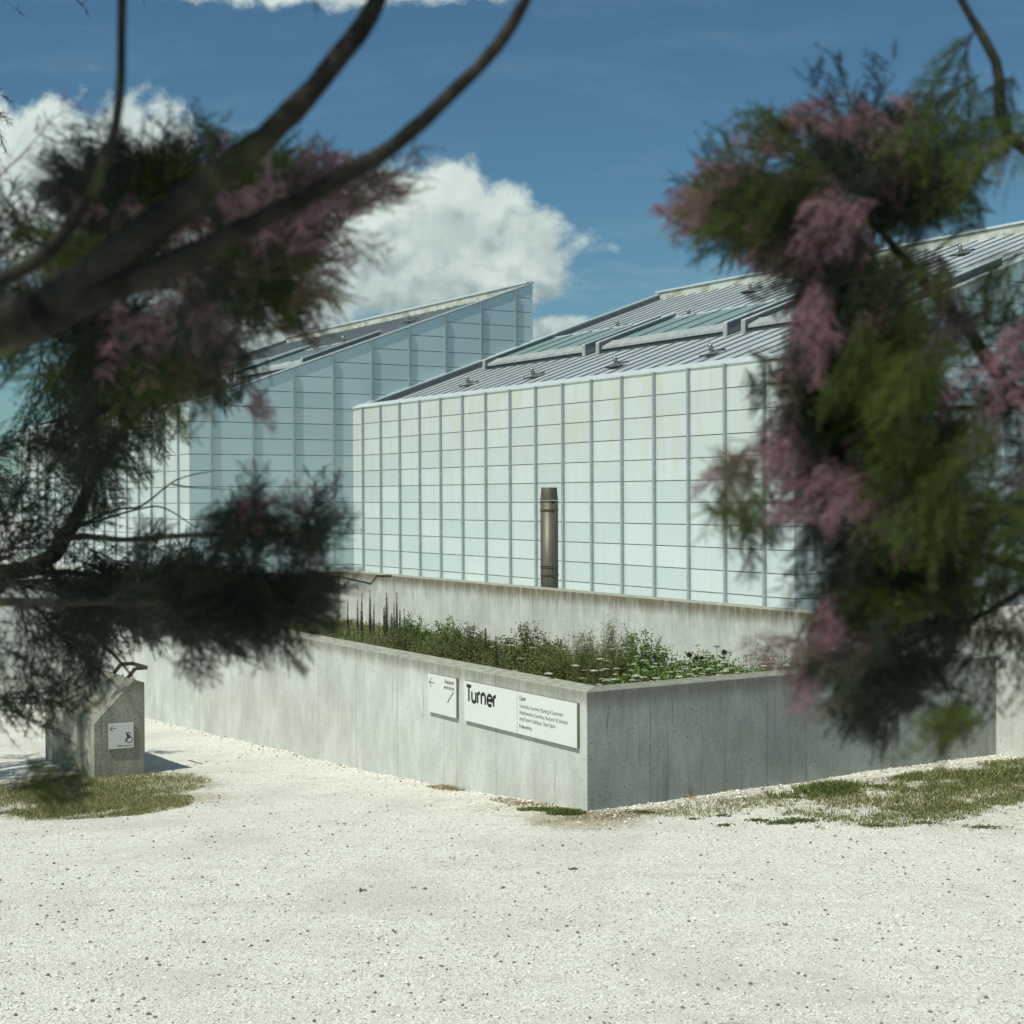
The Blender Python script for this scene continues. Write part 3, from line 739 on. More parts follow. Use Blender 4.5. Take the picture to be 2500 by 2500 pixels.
def patch(r, cx, cy, rx, ry, n, mix, sc=1., ang=.56, thr=-.05, ns=2.2):
    out = []
    while len(out) < n:
        a = r.uniform(0, 6.28); q = math.sqrt(r.random()); u = q * math.cos(a) * rx; v = q * math.sin(a) * ry
        x = cx + u * math.cos(ang) - v * math.sin(ang); y = cy + u * math.sin(ang) + v * math.cos(ang)
        s, t = st_of(x, y)
        n -= .02
        if s > -.02 and t > -.02: continue
        if mn.noise(Vector((x * ns, y * ns, 3))) + .5 * mn.noise(Vector((x * ns * 4, y * ns * 4, 8))) + .8 * (1 - q) - .25 < thr + r.uniform(-.28, .28): continue
        out.append((x, y, sc * (1.2 - .5 * q), 0 if r.random() < mix else 1))
    return out
r = random.Random(3)
P = patch(r, -5.0, 19.3, 1.3, 1.3, 11000, .45, 1., -.9, -.35) + patch(r, -4.6, 18.0, 1.25, .85, 13000, .4, 1., -.9, -.35) + patch(r, -4.9, 17.2, 1.0, .5, 4500, .5, 1., -.2, -.2) + patch(r, -6.2, 18.6, 1.5, 1.4, 9000, .5, 1., 0, -.3)
blades('grass', P, .055, [M_GRASS, M_GRASSY], 1, 'patch of short green and parched grass in front of the concrete parapet', 'grass', .7)
P = patch(r, 4.6, 16.6, 2.3, .9, 12000, .45, .9, .56, -.12) + patch(r, 5.4, 17.6, 1.8, .6, 7000, .6, 1.4, .56, -.15) + patch(r, 3.3, 16.7, .8, .35, 2600, .85, 1.4) + patch(r, 4.2, 15.6, 1.6, .45, 4500, .6, .7) + patch(r, 6.8, 17.2, 1.8, 1.2, 7000, .7, 1.) + patch(r, 2.2, 15.9, 1.1, .3, 1500, .3, .6)
blades('grass', P, .062, [M_GRASS, M_GRASSY], 2, 'scruffy band of green and dry grass along the foot of the shaded planter wall', 'grass', .8, .0045)
P = patch(r, .35, 15.75, .38, .12, 1300, .95, 1., -.6, -.5) + patch(r, .52, 15.5, .2, .12, 800, 1., 1.3, 0, -.6)
blades('grass', P, .05, [M_GRASS, M_GRASSY], 3, 'small bright green tuft of grass just left of the planter corner', 'grass', .8)
P = patch(r, .15, 16.35, .8, .16, 1300, .0, .6, 2.1, -.2) + patch(r, .9, 15.4, .9, .22, 2300, .0, .5, .5, -.2) + patch(r, -.75, 18.0, .38, .14, 500, 0., 1.2, 2.1, -.4) + patch(r, 1.9, 16.1, .9, .18, 900, .1, .6, .56, -.2) + patch(r, 3.8, 17.1, 1.8, .14, 900, .2, 1., .58, -.2)
blades('dry_grass', P, .045, [M_GRASS, M_DRY], 4, 'rust-brown dead grass lying round the foot of the planter corner', 'dry grass', 1.3)
P = []
for (cx, cy, rr, nn) in ((2.75, 15.15, .3, 500), (2.55, 15.05, .16, 300), (2.35, 15.2, .12, 160), (1.28, 15.62, .16, 240), (3.4, 14.9, .14, 130), (3.9, 15., .2, 160), (2.05, 15.45, .1, 90), (1.75, 15.3, .08, 60), (2.0, 14.95, .1, 80), (4.4, 14.8, .2, 150), (-1.2, 12.5, .05, 20), (.5, 13.2, .04, 16)):
    for i in range(nn):
        a = r.uniform(0, 6.28); q = abs(r.gauss(0, .45)) * rr; P.append((cx + math.cos(a) * q * 1.4, cy + math.sin(a) * q * .7, .8, 0))
blades('low_weeds', P, .035, [M_LEAFB, M_GRASSY], 6, 'flat green weeds dotted on the gravel in front of the shaded wall', 'weeds', 1.3, .009)

# ------------------------------------------------------------------ planting
def leaf(m, p, d, n, L, w, mi=0):
    d = d.normalized(); s = d.cross(n)
    if s.length < 1e-4: s = d.cross(Vector((1, 0, 0)))
    s.normalize(); m.poly([p, p + d * L * .5 + s * w, p + d * L, p + d * L * .5 - s * w], mi)
def rv(r): 
    while True:
        v = Vector((r.uniform(-1, 1), r.uniform(-1, 1), r.uniform(-1, 1)))
        if .05 < v.length < 1: return v.normalized()
def bush_meshes(seed, R, H, nst, nl, L, w, mats, spread=.7):
    R *= 1.12; H *= 1.7; nl = int(nl * 3.2); nst = int(nst * 1.4); L *= .86; w *= .86; r = random.Random(seed); fo = MB(); stm = MB()
    for i in range(nst):
        a = r.uniform(0, 6.28); q = R * math.sqrt(r.random()); hh = H * r.uniform(.55, 1.05) * (1 - .35 * q / R)
        base = Vector((math.cos(a) * q * .35, math.sin(a) * q * .35, 0)); top = Vector((math.cos(a) * q, math.sin(a) * q, hh))
        mid = (base + top) / 2 + rv(r) * .14 * H + Vector((0, 0, .1 * H))
        P2 = [base, mid, top]; stm.tube(P2, [.004, .003, .0015], 4)
        for k in range(nl):
            u = .25 + .75 * r.random() ** .7
            p = base * (1 - u) ** 2 + mid * 2 * u * (1 - u) + top * u * u
            v = rv(r); v.z = abs(v.z) * .6 + .1
            leaf(fo, p + rv(r) * R * .24 * r.random(), v, rv(r), L * r.uniform(.6, 1.2), w * r.uniform(.7, 1.2), 0 if r.random() < .85 else len(mats) - 1)
    return fo.raw('foliage', mats), stm.raw('stem', M_DRY)
def back_plane(px):
    """distance range available inside the planter along a sight line"""
    def hit(p0, n):
        d = at(px, 1500, 1) - Vector((0, 0, CAMH)); d.z = 0; return (p0.dot(n)) / d.dot(n)
    nA = Vector((-Ap.y, Ap.x, 0)); nB = Vector((-Bp.y, Bp.x, 0))
    y0 = max(hit(PC, nA), hit(PC, nB)) if px != 1433 else 15.7
    y1 = min(hit(UC, B), hit(UC, A)) if px < 830 else hit(UC, B)
    return y0 + .75, y1 - .35
def plant_at(px, f):
    y0, y1 = back_plane(px); Y = max(y0 - .22 + .55 * max(0, 1 - abs(px - 1434) / 90), y0 + (y1 - y0) * f); p = at(px, 1500, Y); return Vector((p.x, p.y, ZS - .01))
def bush(name, px, f, sc, meshes, label, cat, group=None, rz=0):
    p = plant_at(px, f); e = empty(name, p, rz, label=label, cat=cat, group=group)
    for mm in meshes: link(mm.name.split('.')[0], mm, e, scale=(sc, sc, sc))
    return e
fresh = bush_meshes(1, .36, .62, 26, 60, .042, .011, [M_LEAFA, M_LEAFB])
round_ = bush_meshes(2, .42, .50, 40, 60, .032, .010, [M_LEAFB, M_LEAFA])
olive = bush_meshes(3, .45, .46, 44, 60, .035, .006, [M_LEAFB, M_DRY])
fine_ = bush_meshes(4, .34, .6, 40, 50, .05, .003, [M_LEAFB, M_LEAFA])
bright = bush_meshes(5, .45, .40, 34, 60, .04, .015, [M_LEAFA, M_LEAFB])
for (nm, px, f, sc, ms, lb) in (
    ('leafy_shrub', 1010, .42, .95, fresh, 'upright fresh green shrub just right of the dark flower spikes'),
    ('leafy_shrub', 1090, .40, .98, fresh, 'fresh green shrub with arching shoots against the middle of the terrace wall'),
    ('low_shrub', 1052, .28, 1.05, olive, 'olive green low shrub beneath the two arching green shrubs'),
    ('leafy_shrub', 1150, .38, 1.1, round_, 'small rounded shrub left of the tall pale seeding plant'),
    ('low_shrub', 1215, .22, 1.0, olive, 'low dull green shrub near the front wall above the stepped entrance sign'),
    ('rounded_shrub', 1290, .34, 1.3, round_, 'rounded dark green shrub above the long white sign'),
    ('rounded_shrub', 1345, .26, 1.12, round_, 'lower rounded shrub to the right of the dark green one'),
    ('feathery_shrub', 1425, .30, 1.18, fine_, 'fine-leaved feathery shrub above the planter corner'),
    ('feathery_shrub', 1482, .36, 1.28, fine_, 'taller wispy shrub right of the planter corner'),
    ('leafy_shrub', 1545, .36, 1.12, fresh, 'bright green leafy shrub topped by lobed leaves right of the wispy one'),
    ('low_shrub', 1600, .25, 1.15, bright, 'low glossy green shrub among the white flowers'),
    ('leafy_shrub', 1712, .34, 1.25, bright, 'leafy green mound below the dark round seed heads'),
    ('low_shrub', 1790, .28, 1.15, bright, 'wide low bright green mound at the right of the white flowers'),
    ('feathery_shrub', 1880, .40, 1.0, fine_, 'pale wispy shrub by the right-hand end wall'),
    ('low_shrub', 1960, .40, 1.05, olive, 'dull green shrub partly behind the pink tamarisk flowers'),
    ('low_shrub', 940, .30, 1.1, olive, 'grey-green low shrub under the dark flower spikes'),
    ('leafy_shrub', 700, .5, .9, olive, 'shaded low shrub at the far left of the planter'),
    ('low_shrub', 800, .4, .95, olive, 'low shrub at the left end of the lit planting'),
):
    bush(nm, px, f, sc, ms, lb, 'shrub', None, rnd.uniform(0, 6))
# spires
def spire_mesh(seed, H, mats, wr=.042):
    r = random.Random(seed); m = MB(); s = MB(); s.tube([(0, 0, 0), (r.uniform(-.02, .02), 0, H * .5), (r.uniform(-.03, .03), 0, H)], [.004, .003, .001], 4)
    for k in range(620):
        u = .12 + .88 * r.random(); a = r.uniform(0, 6.28); rad = wr * (1.15 - u * .85)
        p = Vector((0, 0, u * H)); d = Vector((math.cos(a), math.sin(a), .55)); leaf(m, p, d, Vector((0, 0, 1)), rad * r.uniform(.8, 1.5), rad * .34, 0 if r.random() < .8 else 1)
    return m.raw('flower_spike', mats), s.raw('stem', M_DRY)
sp = [spire_mesh(k, .98 + .08 * k, [M_LEAFC, M_LEAFB]) for k in range(3)]
for i in range(46):
    px = (rnd.gauss(925, 42) if i < 34 else rnd.gauss(1222, 14)) if i < 40 else rnd.uniform(840, 1000)
    f = rnd.uniform(.3, .6) if i < 34 else rnd.uniform(.2, .35)
    sc = rnd.uniform(.55, 1.08) if i < 34 else rnd.uniform(.5, .85)
    far = 34 <= i < 40
    bush('spire_plant', max(840, px), f, sc, sp[i % 3], 'short dark flower spire just right of the tall pale seeding plant' if far else 'dark grey-green flower spire in the dense bunch at the left end of the planting', 'plant',
         'small bunch of flower spires beside the pale plant' if far else 'dense bunch of flower spires at the left of the planting')
pale = spire_mesh(9, 1.05, [M_DRY, M_LEAFB], .075)
bush('seeding_plant', 1185, .34, .86, pale, 'tall pale plant gone to seed between the shrubs and the dark spires', 'plant')
# wild carrot
def umbel(seed):
    r = random.Random(seed); st_ = MB(); H = .86; st_.tube([(0, 0, 0), (.02, 0, H * .5), (0, .01, H)], [.003, .0025, .002], 4)
    hd = MB()
    for k in range(60):
        a = r.uniform(0, 6.28); q = .047 * math.sqrt(r.random()); p = Vector((math.cos(a) * q, math.sin(a) * q, H + .03 - q * q * 4))
        if k % 4 == 0: st_.tube([(0, 0.01, H), p], [.0015, .001], 3, cap=False)
        c = [p + Vector((math.cos(b) * .0075, math.sin(b) * .0075, r.uniform(-.003, .003))) for b in (0, 1.57, 3.14, 4.71)]; hd.poly(c)
        hd.poly([p + Vector((-.006, 0, -.008)), p + Vector((.006, 0, -.008)), p + Vector((.005, 0, .004)), p + Vector((-.005, 0, .004))])
    return hd.raw('flower_head', M_UMB), st_.raw('stem', M_LEAFA)
um = [umbel(1), umbel(2)]
for i in range(150):
    px = rnd.choice((rnd.gauss(1480, 45), rnd.gauss(1640, 60), rnd.gauss(1800, 60), rnd.uniform(1200, 1920), rnd.gauss(1640, 90))); px = min(1960, max(1190, px))
    where = 'near the corner of the planter' if px < 1560 else ('behind the middle of the shaded end wall' if px < 1730 else 'towards the right end of the planting')
    if px < 1380: where = 'along the coping above the long white sign'
    bush('wild_carrot', px, rnd.uniform(-.05, .42), rnd.uniform(.68, .98), um[i % 2], 'white flat-topped wild carrot flower ' + where, 'flower', 'white wild carrot flowers ' + where, rnd.uniform(0, 6))
def seedhead():
    m = MB(); s = MB(); s.tube([(0, 0, 0), (0.03, 0, .4), (0, 0, .70)], [.003, .0025, .002], 4); r = random.Random(4)
    for k in range(70): v = rv(r); leaf(m, Vector((0, 0, .72)), v, rv(r), .04, .008)
    return m.raw('seed_head', M_SEED), s.raw('stem', M_DRY)
sh = seedhead()
for px, lb in ((1683, 'leftmost round brown seed head of the cluster above the green mound'), (1700, 'middle round brown seed head of the cluster above the green mound'), (1714, 'rightmost round brown seed head of the cluster above the green mound'),
               (1768, 'lone round brown seed head standing right of the cluster'), (1598, 'lone round brown seed head between the bright shrub and the cluster')):
    bush('seed_head_plant', px, rnd.uniform(.3, .45), rnd.uniform(1.0, 1.12), sh, lb, 'plant')
# ground cover
def cover():
    r = random.Random(8); m = MB()
    for i in range(110000):
        px = r.uniform(500, 2330); y0, y1 = back_plane(px)
        if y1 < y0 + .2: continue
        f = r.random() ** 1.15; Y = y0 - .35 + (y1 - y0 + .4) * f; p = at(px, 1500, Y)
        nz = mn.noise(Vector((p.x * 1.1, p.y * 1.1, 7)))
        top = (.44 + .22 * nz + .08 * mn.noise(Vector((p.x * 4, p.y * 4, 2)))) * (1 if f < .4 else max(.12, 1 - 1.6 * (f - .4)))
        p.z = ZS + .02 + top * (r.random() ** .5)
        v = rv(r); v.z = abs(v.z) * .9
        k = r.random(); gr = mn.noise(Vector((p.x * 1.7, p.y * 1.7, 1)))
        mi = 3 if k < .008 else (2 if k < .30 - .45 * gr else (0 if gr + r.uniform(-.3, .3) > .1 else 1))
        if mi == 2: leaf(m, p, v + Vector((0, 0, .8)), rv(r), r.uniform(.05, .12), .0025, 2)
        elif mi == 3: leaf(m, p + Vector((0, 0, .05)), v, rv(r), .03, .01, 3)
        else: leaf(m, p, v, rv(r), r.uniform(.03, .065), r.uniform(.005, .012), mi)
    link('ground_cover', m.raw('ground_cover', [M_LEAFA, M_LEAFB, M_DRY, M_YEL]), kind='stuff', label='tangle of low green leaves, dry stems and small yellow flowers covering the planter soil', cat='ground cover')
cover()
def sprig():
    m = MB(); r = random.Random(2); s = MB(); s.tube([(0, 0, 0), (.02, .0, .12), (.07, 0, .27)], [.004, .003, .0015], 4); s.tube([(.01, 0, .05), (-.05, 0, .12)], [.003, .001], 4)
    for k in range(30): leaf(m, Vector((0, 0, .02)), Vector((r.uniform(-1, 1), r.uniform(-1, 1), r.uniform(0, .7))), rv(r), .09, .003)
    return m.raw('dry_leaf', M_DRY), s.raw('stem', M_DRY)
e = empty('dead_weed', (1.83, 16.3, gz(1.83, 16.3)), .3, label='single dead stalk leaning against the shaded planter wall near the corner', cat='weed')
for mm in sprig(): link(mm.name.split('.')[0], mm, e)

# ------------------------------------------------------------------ tamarisk
def spray_mesh(seed, mats, dens=1.):
    """feathery fan of three stems, unit length along +X"""
    r = random.Random(seed); m = MB()
    for fan in range(3):
        bend = r.uniform(-.12, .22); fy, fz = ((0, 0), (.42, .12), (-.4, -.1))[fan]; sc = (1, .86, .8)[fan]; x0 = (0, .05, .12)[fan]
        def stem(u): return Vector((x0 + u * sc * .96, fy * u * sc + bend * u * u * .6 + .02 * math.sin(u * 7 + seed), fz * u * sc - .20 * u * u))
        m.tube([stem(k / 5) for k in range(6)], [.0075 * (1 - .8 * k / 5) for k in range(6)], 4, 1, False)
        nt = int(20 * dens)
        for i in range(nt):
            u = .04 + .94 * i / nt + r.uniform(-.02, .02); p = stem(min(1, u)); a = r.uniform(0, 6.28)
            d = Vector((.75, math.cos(a) * .85, math.sin(a) * .85)).normalized(); L = (.40 * (1 - .62 * u) + .06) * r.uniform(.6, 1.15)
            pts = [p + d * L * t + Vector((.12 * L * t * t, 0, -.30 * L * t * t)) for t in (0, .5, 1.)]
            sd = d.cross(rv(r)).normalized()
            for k in range(2):
                w0, w1 = .0028 * (1 - k * .4), .0028 * (1 - (k + 1) * .4)
                m.poly([pts[k] - sd * w0, pts[k] + sd * w0, pts[k + 1] + sd * w1, pts[k + 1] - sd * w1], 1)
            for k in range(int(52 * dens)):
                t = r.uniform(.05, 1.); q = p + d * L * t + Vector((.12 * L * t * t, 0, -.30 * L * t * t))
                v = (d * r.uniform(.3, 1.) + rv(r) * .9).normalized(); l2 = r.uniform(.025, .09) * (1.2 - .5 * t); s2 = v.cross(rv(r))
                if s2.length < .05: continue
                s2 = s2.normalized() * .0029
                q2 = q + v * l2 + Vector((0, 0, -.012)); m.poly([q - s2, q + s2, q2], 0)
    return m.raw('foliage_spray', mats)
def flower_mesh(seed, mats, nr=40):
    """panicle of slender racemes, unit length along +X"""
    r = random.Random(seed); m = MB()
    def stem(u): return Vector((u, .05 * math.sin(u * 5 + seed), -.12 * u * u))
    m.tube([stem(k / 5) for k in range(6)], [.008 * (1 - .8 * k / 5) for k in range(6)], 4, 1, False)
    for i in range(nr):
        u = .12 + .88 * r.random(); p = stem(u); a = r.uniform(0, 6.28)
        d = Vector((r.uniform(.3, .9), math.cos(a) * .8, math.sin(a) * .8)).normalized(); L = r.uniform(.16, .34) * (1.15 - .5 * u)
        cv = rv(r) * .25
        for k in range(85):
            t = .12 + .88 * r.random(); q = p + d * L * t + cv * L * t * t + Vector((0, 0, -.2 * L * t * t)); th = .017 * math.sin(min(1, t * 1.05) * 2.9) + .005
            v = rv(r); q = q + v * th * r.random(); s2 = rv(r) * .0075; s3 = rv(r) * .0075
            m.poly([q, q + s2, q + s3], 0)
    return m.raw('flower_spray', mats)
SG = [spray_mesh(k, [M_NEED, M_TWIG]) for k in range(4)]
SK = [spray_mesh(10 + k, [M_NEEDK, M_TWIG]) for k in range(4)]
SO = [spray_mesh(20 + k, [M_OCHRE, M_TWIG], .8) for k in range(2)]
FP = [flower_mesh(30 + k, [M_PINK, M_TWIG]) for k in range(3)]
FS = [spray_mesh(40 + k, [M_PINK, M_TWIG], 1.) for k in range(3)]      # fluffier, finer flowering sprays
def put(tree, kind, p, d, L, r):
    me = r.choice({'g': SG, 'k': SK, 'o': SO, 'p': FP, 'f': FS}[kind])
    q = d.to_track_quat('X', 'Z').to_euler(); e2 = (Matrix.Rotation(0, 3, 'X'))
    rot = (d.to_track_quat('X', 'Z').to_matrix() @ Matrix.Rotation(r.uniform(-1, 1), 3, 'X')).to_euler()
    link('flower_spray' if kind in 'pf' else 'foliage_spray', me, tree, p - tree.location, rot, (L, L, L))
DF = 1.
def clump(tree, r, cx, cy, rx, ry, Y, ang, L, **kinds):
    """clump of sprays; cx.. are where the clump sits, Y its distance, ang its growing direction seen from the front"""
    Y *= DF; L *= DF
    for kd, n in kinds.items():
        for i in range(n):
            a = r.uniform(0, 6.28); q = math.sqrt(r.random()) * .85
            l = L * 1.12 * r.uniform(.6, 1.25); an = math.radians(ang + r.gauss(0, 36)); dep = Y + r.uniform(-.12, .12) * Y
            d = Vector((math.cos(an), r.uniform(-.5, .5), math.sin(an))).normalized()
            c = at(cx + math.cos(a) * q * rx * 1.25, cy + math.sin(a) * q * ry * 1.25, dep)
            put(tree, kd, c - d * l * .5, d, l, r)
def branch(tree, pts, r0, r1, mt=M_BARK):
    m = MB(); n = len(pts); P3 = [at(*p) - tree.location if not isinstance(p, Vector) else p - tree.location for p in pts]
    # smooth through the points
    Q = []
    for i in range(n - 1):
        a = P3[max(0, i - 1)]; b = P3[i]; c = P3[i + 1]; d = P3[min(n - 1, i + 2)]
        for k in range(5):
            t = k / 5; Q.append(.5 * ((2 * b) + (c - a) * t + (2 * a - 5 * b + 4 * c - d) * t * t + (3 * b - a - 3 * c + d) * t ** 3))
    Q.append(P3[-1]); N = len(Q)
    Q = [q + rv(rnd) * .12 * (r0 + (r1 - r0) * i / N) for i, q in enumerate(Q)]
    m.tube(Q, [(r0 + (r1 - r0) * i / (N - 1)) * rnd.uniform(.93, 1.07) for i in range(N)], 10)
    link('branch', m.mesh('branch', mt, True), tree)

# left tree
tl = empty('tamarisk_tree', (-2.7, 4.6, 0), label='dark tamarisk at the left with thick blurred branches and drooping foliage', cat='tree')
r = random.Random(21)
m = MB(); m.tube([(0, 0, -.05), (.05, -.05, .8), (.18, .0, 1.7), (.12, .1, 2.6)], [.16, .12, .10, .085], 14)
link('trunk', m.mesh('trunk', M_BARK, True), tl)
T0 = tl.location + Vector((.12, .1, 2.5))
branch(tl, [T0, Vector((-1.7, 3., 2.95)), (-120, 860, 1.95), (60, 790, 1.95), (180, 705, 1.95), (330, 590, 1.95), (470, 480, 1.95), (590, 385, 1.97), (740, 240, 2.0), (900, 40, 2.1), (1040, -260, 2.2)], .036, .010)
branch(tl, [(-60, 850, 1.96), (110, 785, 1.95), (230, 725, 1.95), (420, 645, 1.95), (620, 545, 1.95), (850, 425, 1.97), (1040, 290, 2.), (1250, 60, 2.05), (1380, -220, 2.1)], .021, .006)
branch(tl, [(-60, 720, 2.1), (110, 620, 2.1), (190, 520, 2.1), (245, 420, 2.1), (290, 250, 2.1), (300, -100, 2.1)], .012, .005)
branch(tl, [(420, 655, 1.96), (560, 665, 2.1), (700, 672, 2.2)], .006, .002)
branch(tl, [T0, Vector((-2.2, 5.2, 2.8)), (60, 1390, 5.2), (175, 1285, 5.2), (215, 1190, 5.2), (270, 1100, 5.2), (330, 1020, 5.2), (420, 945, 5.3)], .036, .006)
branch(tl, [(120, 1340, 5.2), (190, 1310, 5.), (300, 1318, 4.4), (480, 1305, 3.6), (640, 1310, 3.1), (780, 1290, 3.)], .012, .002)
branch(tl, [T0, (-200, 1500, 4.), (150, 1470, 3.5), (400, 1470, 3.2), (600, 1450, 3.1)], .016, .002)
branch(tl, [(180, 1290, 5.2), (280, 1245, 5.2), (345, 1235, 5.2), (430, 1172, 5.2), (520, 1150, 5.2)], .005, .0015)
branch(tl, [(180, 1290, 5.2), (330, 1245, 5.3), (400, 1240, 5.3), (480, 1290, 5.3)], .0045, .0015)
branch(tl, [(420, 1182, 5.2), (470, 1190, 5.2), (560, 1195, 5.2)], .003, .001)
branch(tl, [Vector((-2.3, 5., 2.)), (40, 1400, 5.2), (170, 1490, 5.4), (270, 1590, 5.4), (330, 1660, 5.4)], .016, .002)
branch(tl, [(40, 1400, 5.2), (200, 1400, 5.5), (380, 1440, 5.8), (560, 1450, 6.)], .013, .003)
branch(tl, [(60, 1450, 5.2), (170, 1570, 5.3), (290, 1680, 5.4)], .006, .0015)
# unseen upper crown, added between the sun and the lower sprays to shade them
for i in range(50):
    p = Vector((r.uniform(-4.0, -1.9), r.uniform(1.8, 6.0), r.uniform(4.4, 6.2))); d = Vector((r.uniform(-.6, 1), r.uniform(-1, 1), r.uniform(-.3, .5))).normalized()
    put(tl, 'k', p, d, r.uniform(.7, 1.2), r)
for i in range(44):  # more unseen sprays, set up-sun of the thick branches to shade them
    p = at(r.uniform(100, 1000), r.uniform(350, 850), r.uniform(1.9, 2.7)) - Ld * r.uniform(.75, 1.5); d = Vector((r.uniform(-.6, 1), r.uniform(-1, 1), r.uniform(-.3, .5))).normalized()
    put(tl, 'k', p, d, r.uniform(.35, .6), r)
branch(tl, [T0, Vector((-2.5, 4.4, 4.)), Vector((-2.9, 4.9, 5.4))], .06, .02)
L_ = lambda *a, **k: clump(tl, r, *a, **k)
# near pink and green around the thick branches
L_(400, 470, 200, 70, 2.9, 60, .18, k=12, g=6, o=3)
L_(560, 640, 200, 110, 3.0, 0, .18, k=9, g=5, o=3)
L_(240, 700, 120, 120, 2.9, 120, .18, k=7, g=3, f=2)
L_(640, 560, 120, 90, 2.9, 10, .16, g=4, k=4, o=4)
L_(780, 480, 70, 60, 2.8, 60, .13, o=4, f=3)
L_(850, 420, 90, 60, 2.8, 60, .13, o=5, f=2)
L_(300, 420, 150, 50, 2.9, 70, .16, k=6, g=3, p=2)
L_(200, 1560, 90, 60, 4.4, -40, .2, k=6)
L_(190, 1760, 30, 50, 3.4, -80, .1, k=1)
L_(400, 860, 170, 60, 3.2, -60, .16, k=5, g=3)
L_(560, 1470, 230, 50, 3.4, 0, .17, k=14)
L_(400, 1440, 180, 60, 4.4, 0, .24, k=8)
L_(560, 1300, 220, 45, 3.4, 30, .13, k=9)
L_(280, 560, 100, 60, 2.9, 100, .16, k=5, g=3)
L_(560, 420, 90, 50, 2.9, 40, .15, g=6, f=3)
L_(720, 450, 70, 60, 3.4, 40, .18, f=3, o=5)
L_(320, 890, 110, 50, 3.2, -90, .17, k=5)
L_(200, 850, 90, 60, 3.0, -90, .18, k=5, g=2)
L_(560, 720, 80, 80, 3.2, -40, .17, k=4, g=3, o=2)
L_(200, 1010, 90, 90, 4., -60, .26, k=6)
L_(520, 1390, 160, 25, 5.8, 0, .28, k=4)
L_(470, 740, 110, 60, 2.1, -70, .085, p=12, k=4)
L_(540, 840, 60, 50, 2.35, -85, .08, p=5, k=1)
L_(330, 800, 90, 40, 2.4, -110, .09, p=5, k=3)
L_(470, 570, 60, 40, 2.4, 60, .09, p=6)
L_(240, 510, 70, 60, 2.4, 130, .12, p=4, k=5)
L_(200, 470, 60, 60, 2.6, 90, .14, k=4)
L_(620, 490, 70, 50, 2.6, 50, .13, g=5, f=3)
L_(200, 640, 70, 50, 2.5, 90, .14, g=5, p=2)
L_(450, 510, 90, 40, 2.7, 60, .13, g=2, p=2, k=3)
L_(630, 620, 80, 60, 2.7, -20, .14, g=5, k=4, o=1)
L_(420, 860, 110, 60, 3.0, -60, .17, g=5, k=6, o=1)
L_(700, 560, 60, 90, 2.6, 20, .14, f=3, k=2, o=5)
L_(800, 580, 90, 150, 2.6, 40, .13, f=4, o=6)
L_(730, 760, 80, 70, 2.7, -10, .11, f=1, o=4)
L_(270, 960, 110, 80, 4.6, -60, .24, k=11, g=3)
L_(520, 930, 45, 25, 4.6, -25, .17, k=3, g=1)
L_(640, 990, 25, 25, 2.8, -60, .075, f=3)
L_(230, 1130, 80, 80, 5.2, -20, .22, k=7)
L_(380, 1060, 40, 50, 5.2, -10, .16, k=2)
L_(230, 1430, 120, 60, 5.4, 0, .32, k=13)
L_(380, 1430, 130, 40, 5.6, 10, .28, k=14)
L_(640, 1285, 130, 40, 3.0, 50, .12, k=15, f=1)
L_(780, 1270, 60, 80, 3.1, 95, .11, k=4, f=1, o=1)
L_(660, 1200, 130, 35, 3.1, 95, .085, f=2, k=2)
L_(620, 1440, 160, 45, 3.1, 0, .15, k=23, f=1)
L_(470, 1505, 150, 30, 3.1, -15, .145, k=16)
L_(770, 1430, 60, 40, 3.2, -50, .11, k=1, o=1)
L_(220, 1530, 70, 40, 5.4, -60, .19, k=4)
L_(470, 1640, 60, 20, 3.1, -30, .07, k=2)
L_(690, 1610, 50, 20, 3.1, -40, .07, o=2, k=1)
L_(150, 1890, 60, 50, 3.4, -20, .15, k=2, g=3)
L_(40, 1350, 100, 400, 4.6, 0, .32, k=12)
L_(40, 600, 90, 260, 3.2, 60, .22, g=3, k=7, p=3)

# a second tamarisk further along the left edge shades the stair parapet
t3 = empty('tamarisk_tree', (-9.3, 18.6, gz(-9.3, 18.6)), label='further tamarisk at the far left edge shading the concrete parapet', cat='tree')
m = MB(); m.tube([(0, 0, -.05), (.1, .1, 1.), (.35, .3, 2.0), (.7, .6, 3.)], [.12, .09, .07, .05], 12)
link('trunk', m.mesh('trunk', M_BARK, True), t3)
for i in range(60):
    p = Vector((r.gauss(-8.0, .55), r.gauss(19.9, .75), r.gauss(3.2, .42))); d = rv(r); d.z = d.z * .5 - .2
    put(t3, 'k', p, d.normalized(), r.uniform(.5, .8), r)
branch(t3, [t3.location + Vector((.5, .45, 2.5)), Vector((-8.3, 19.4, 3.1)), Vector((-7.6, 20.1, 3.4))], .05, .012)
branch(t3, [t3.location + Vector((.5, .45, 2.5)), Vector((-8.6, 20., 3.3)), Vector((-8.2, 20.9, 3.5))], .05, .012)

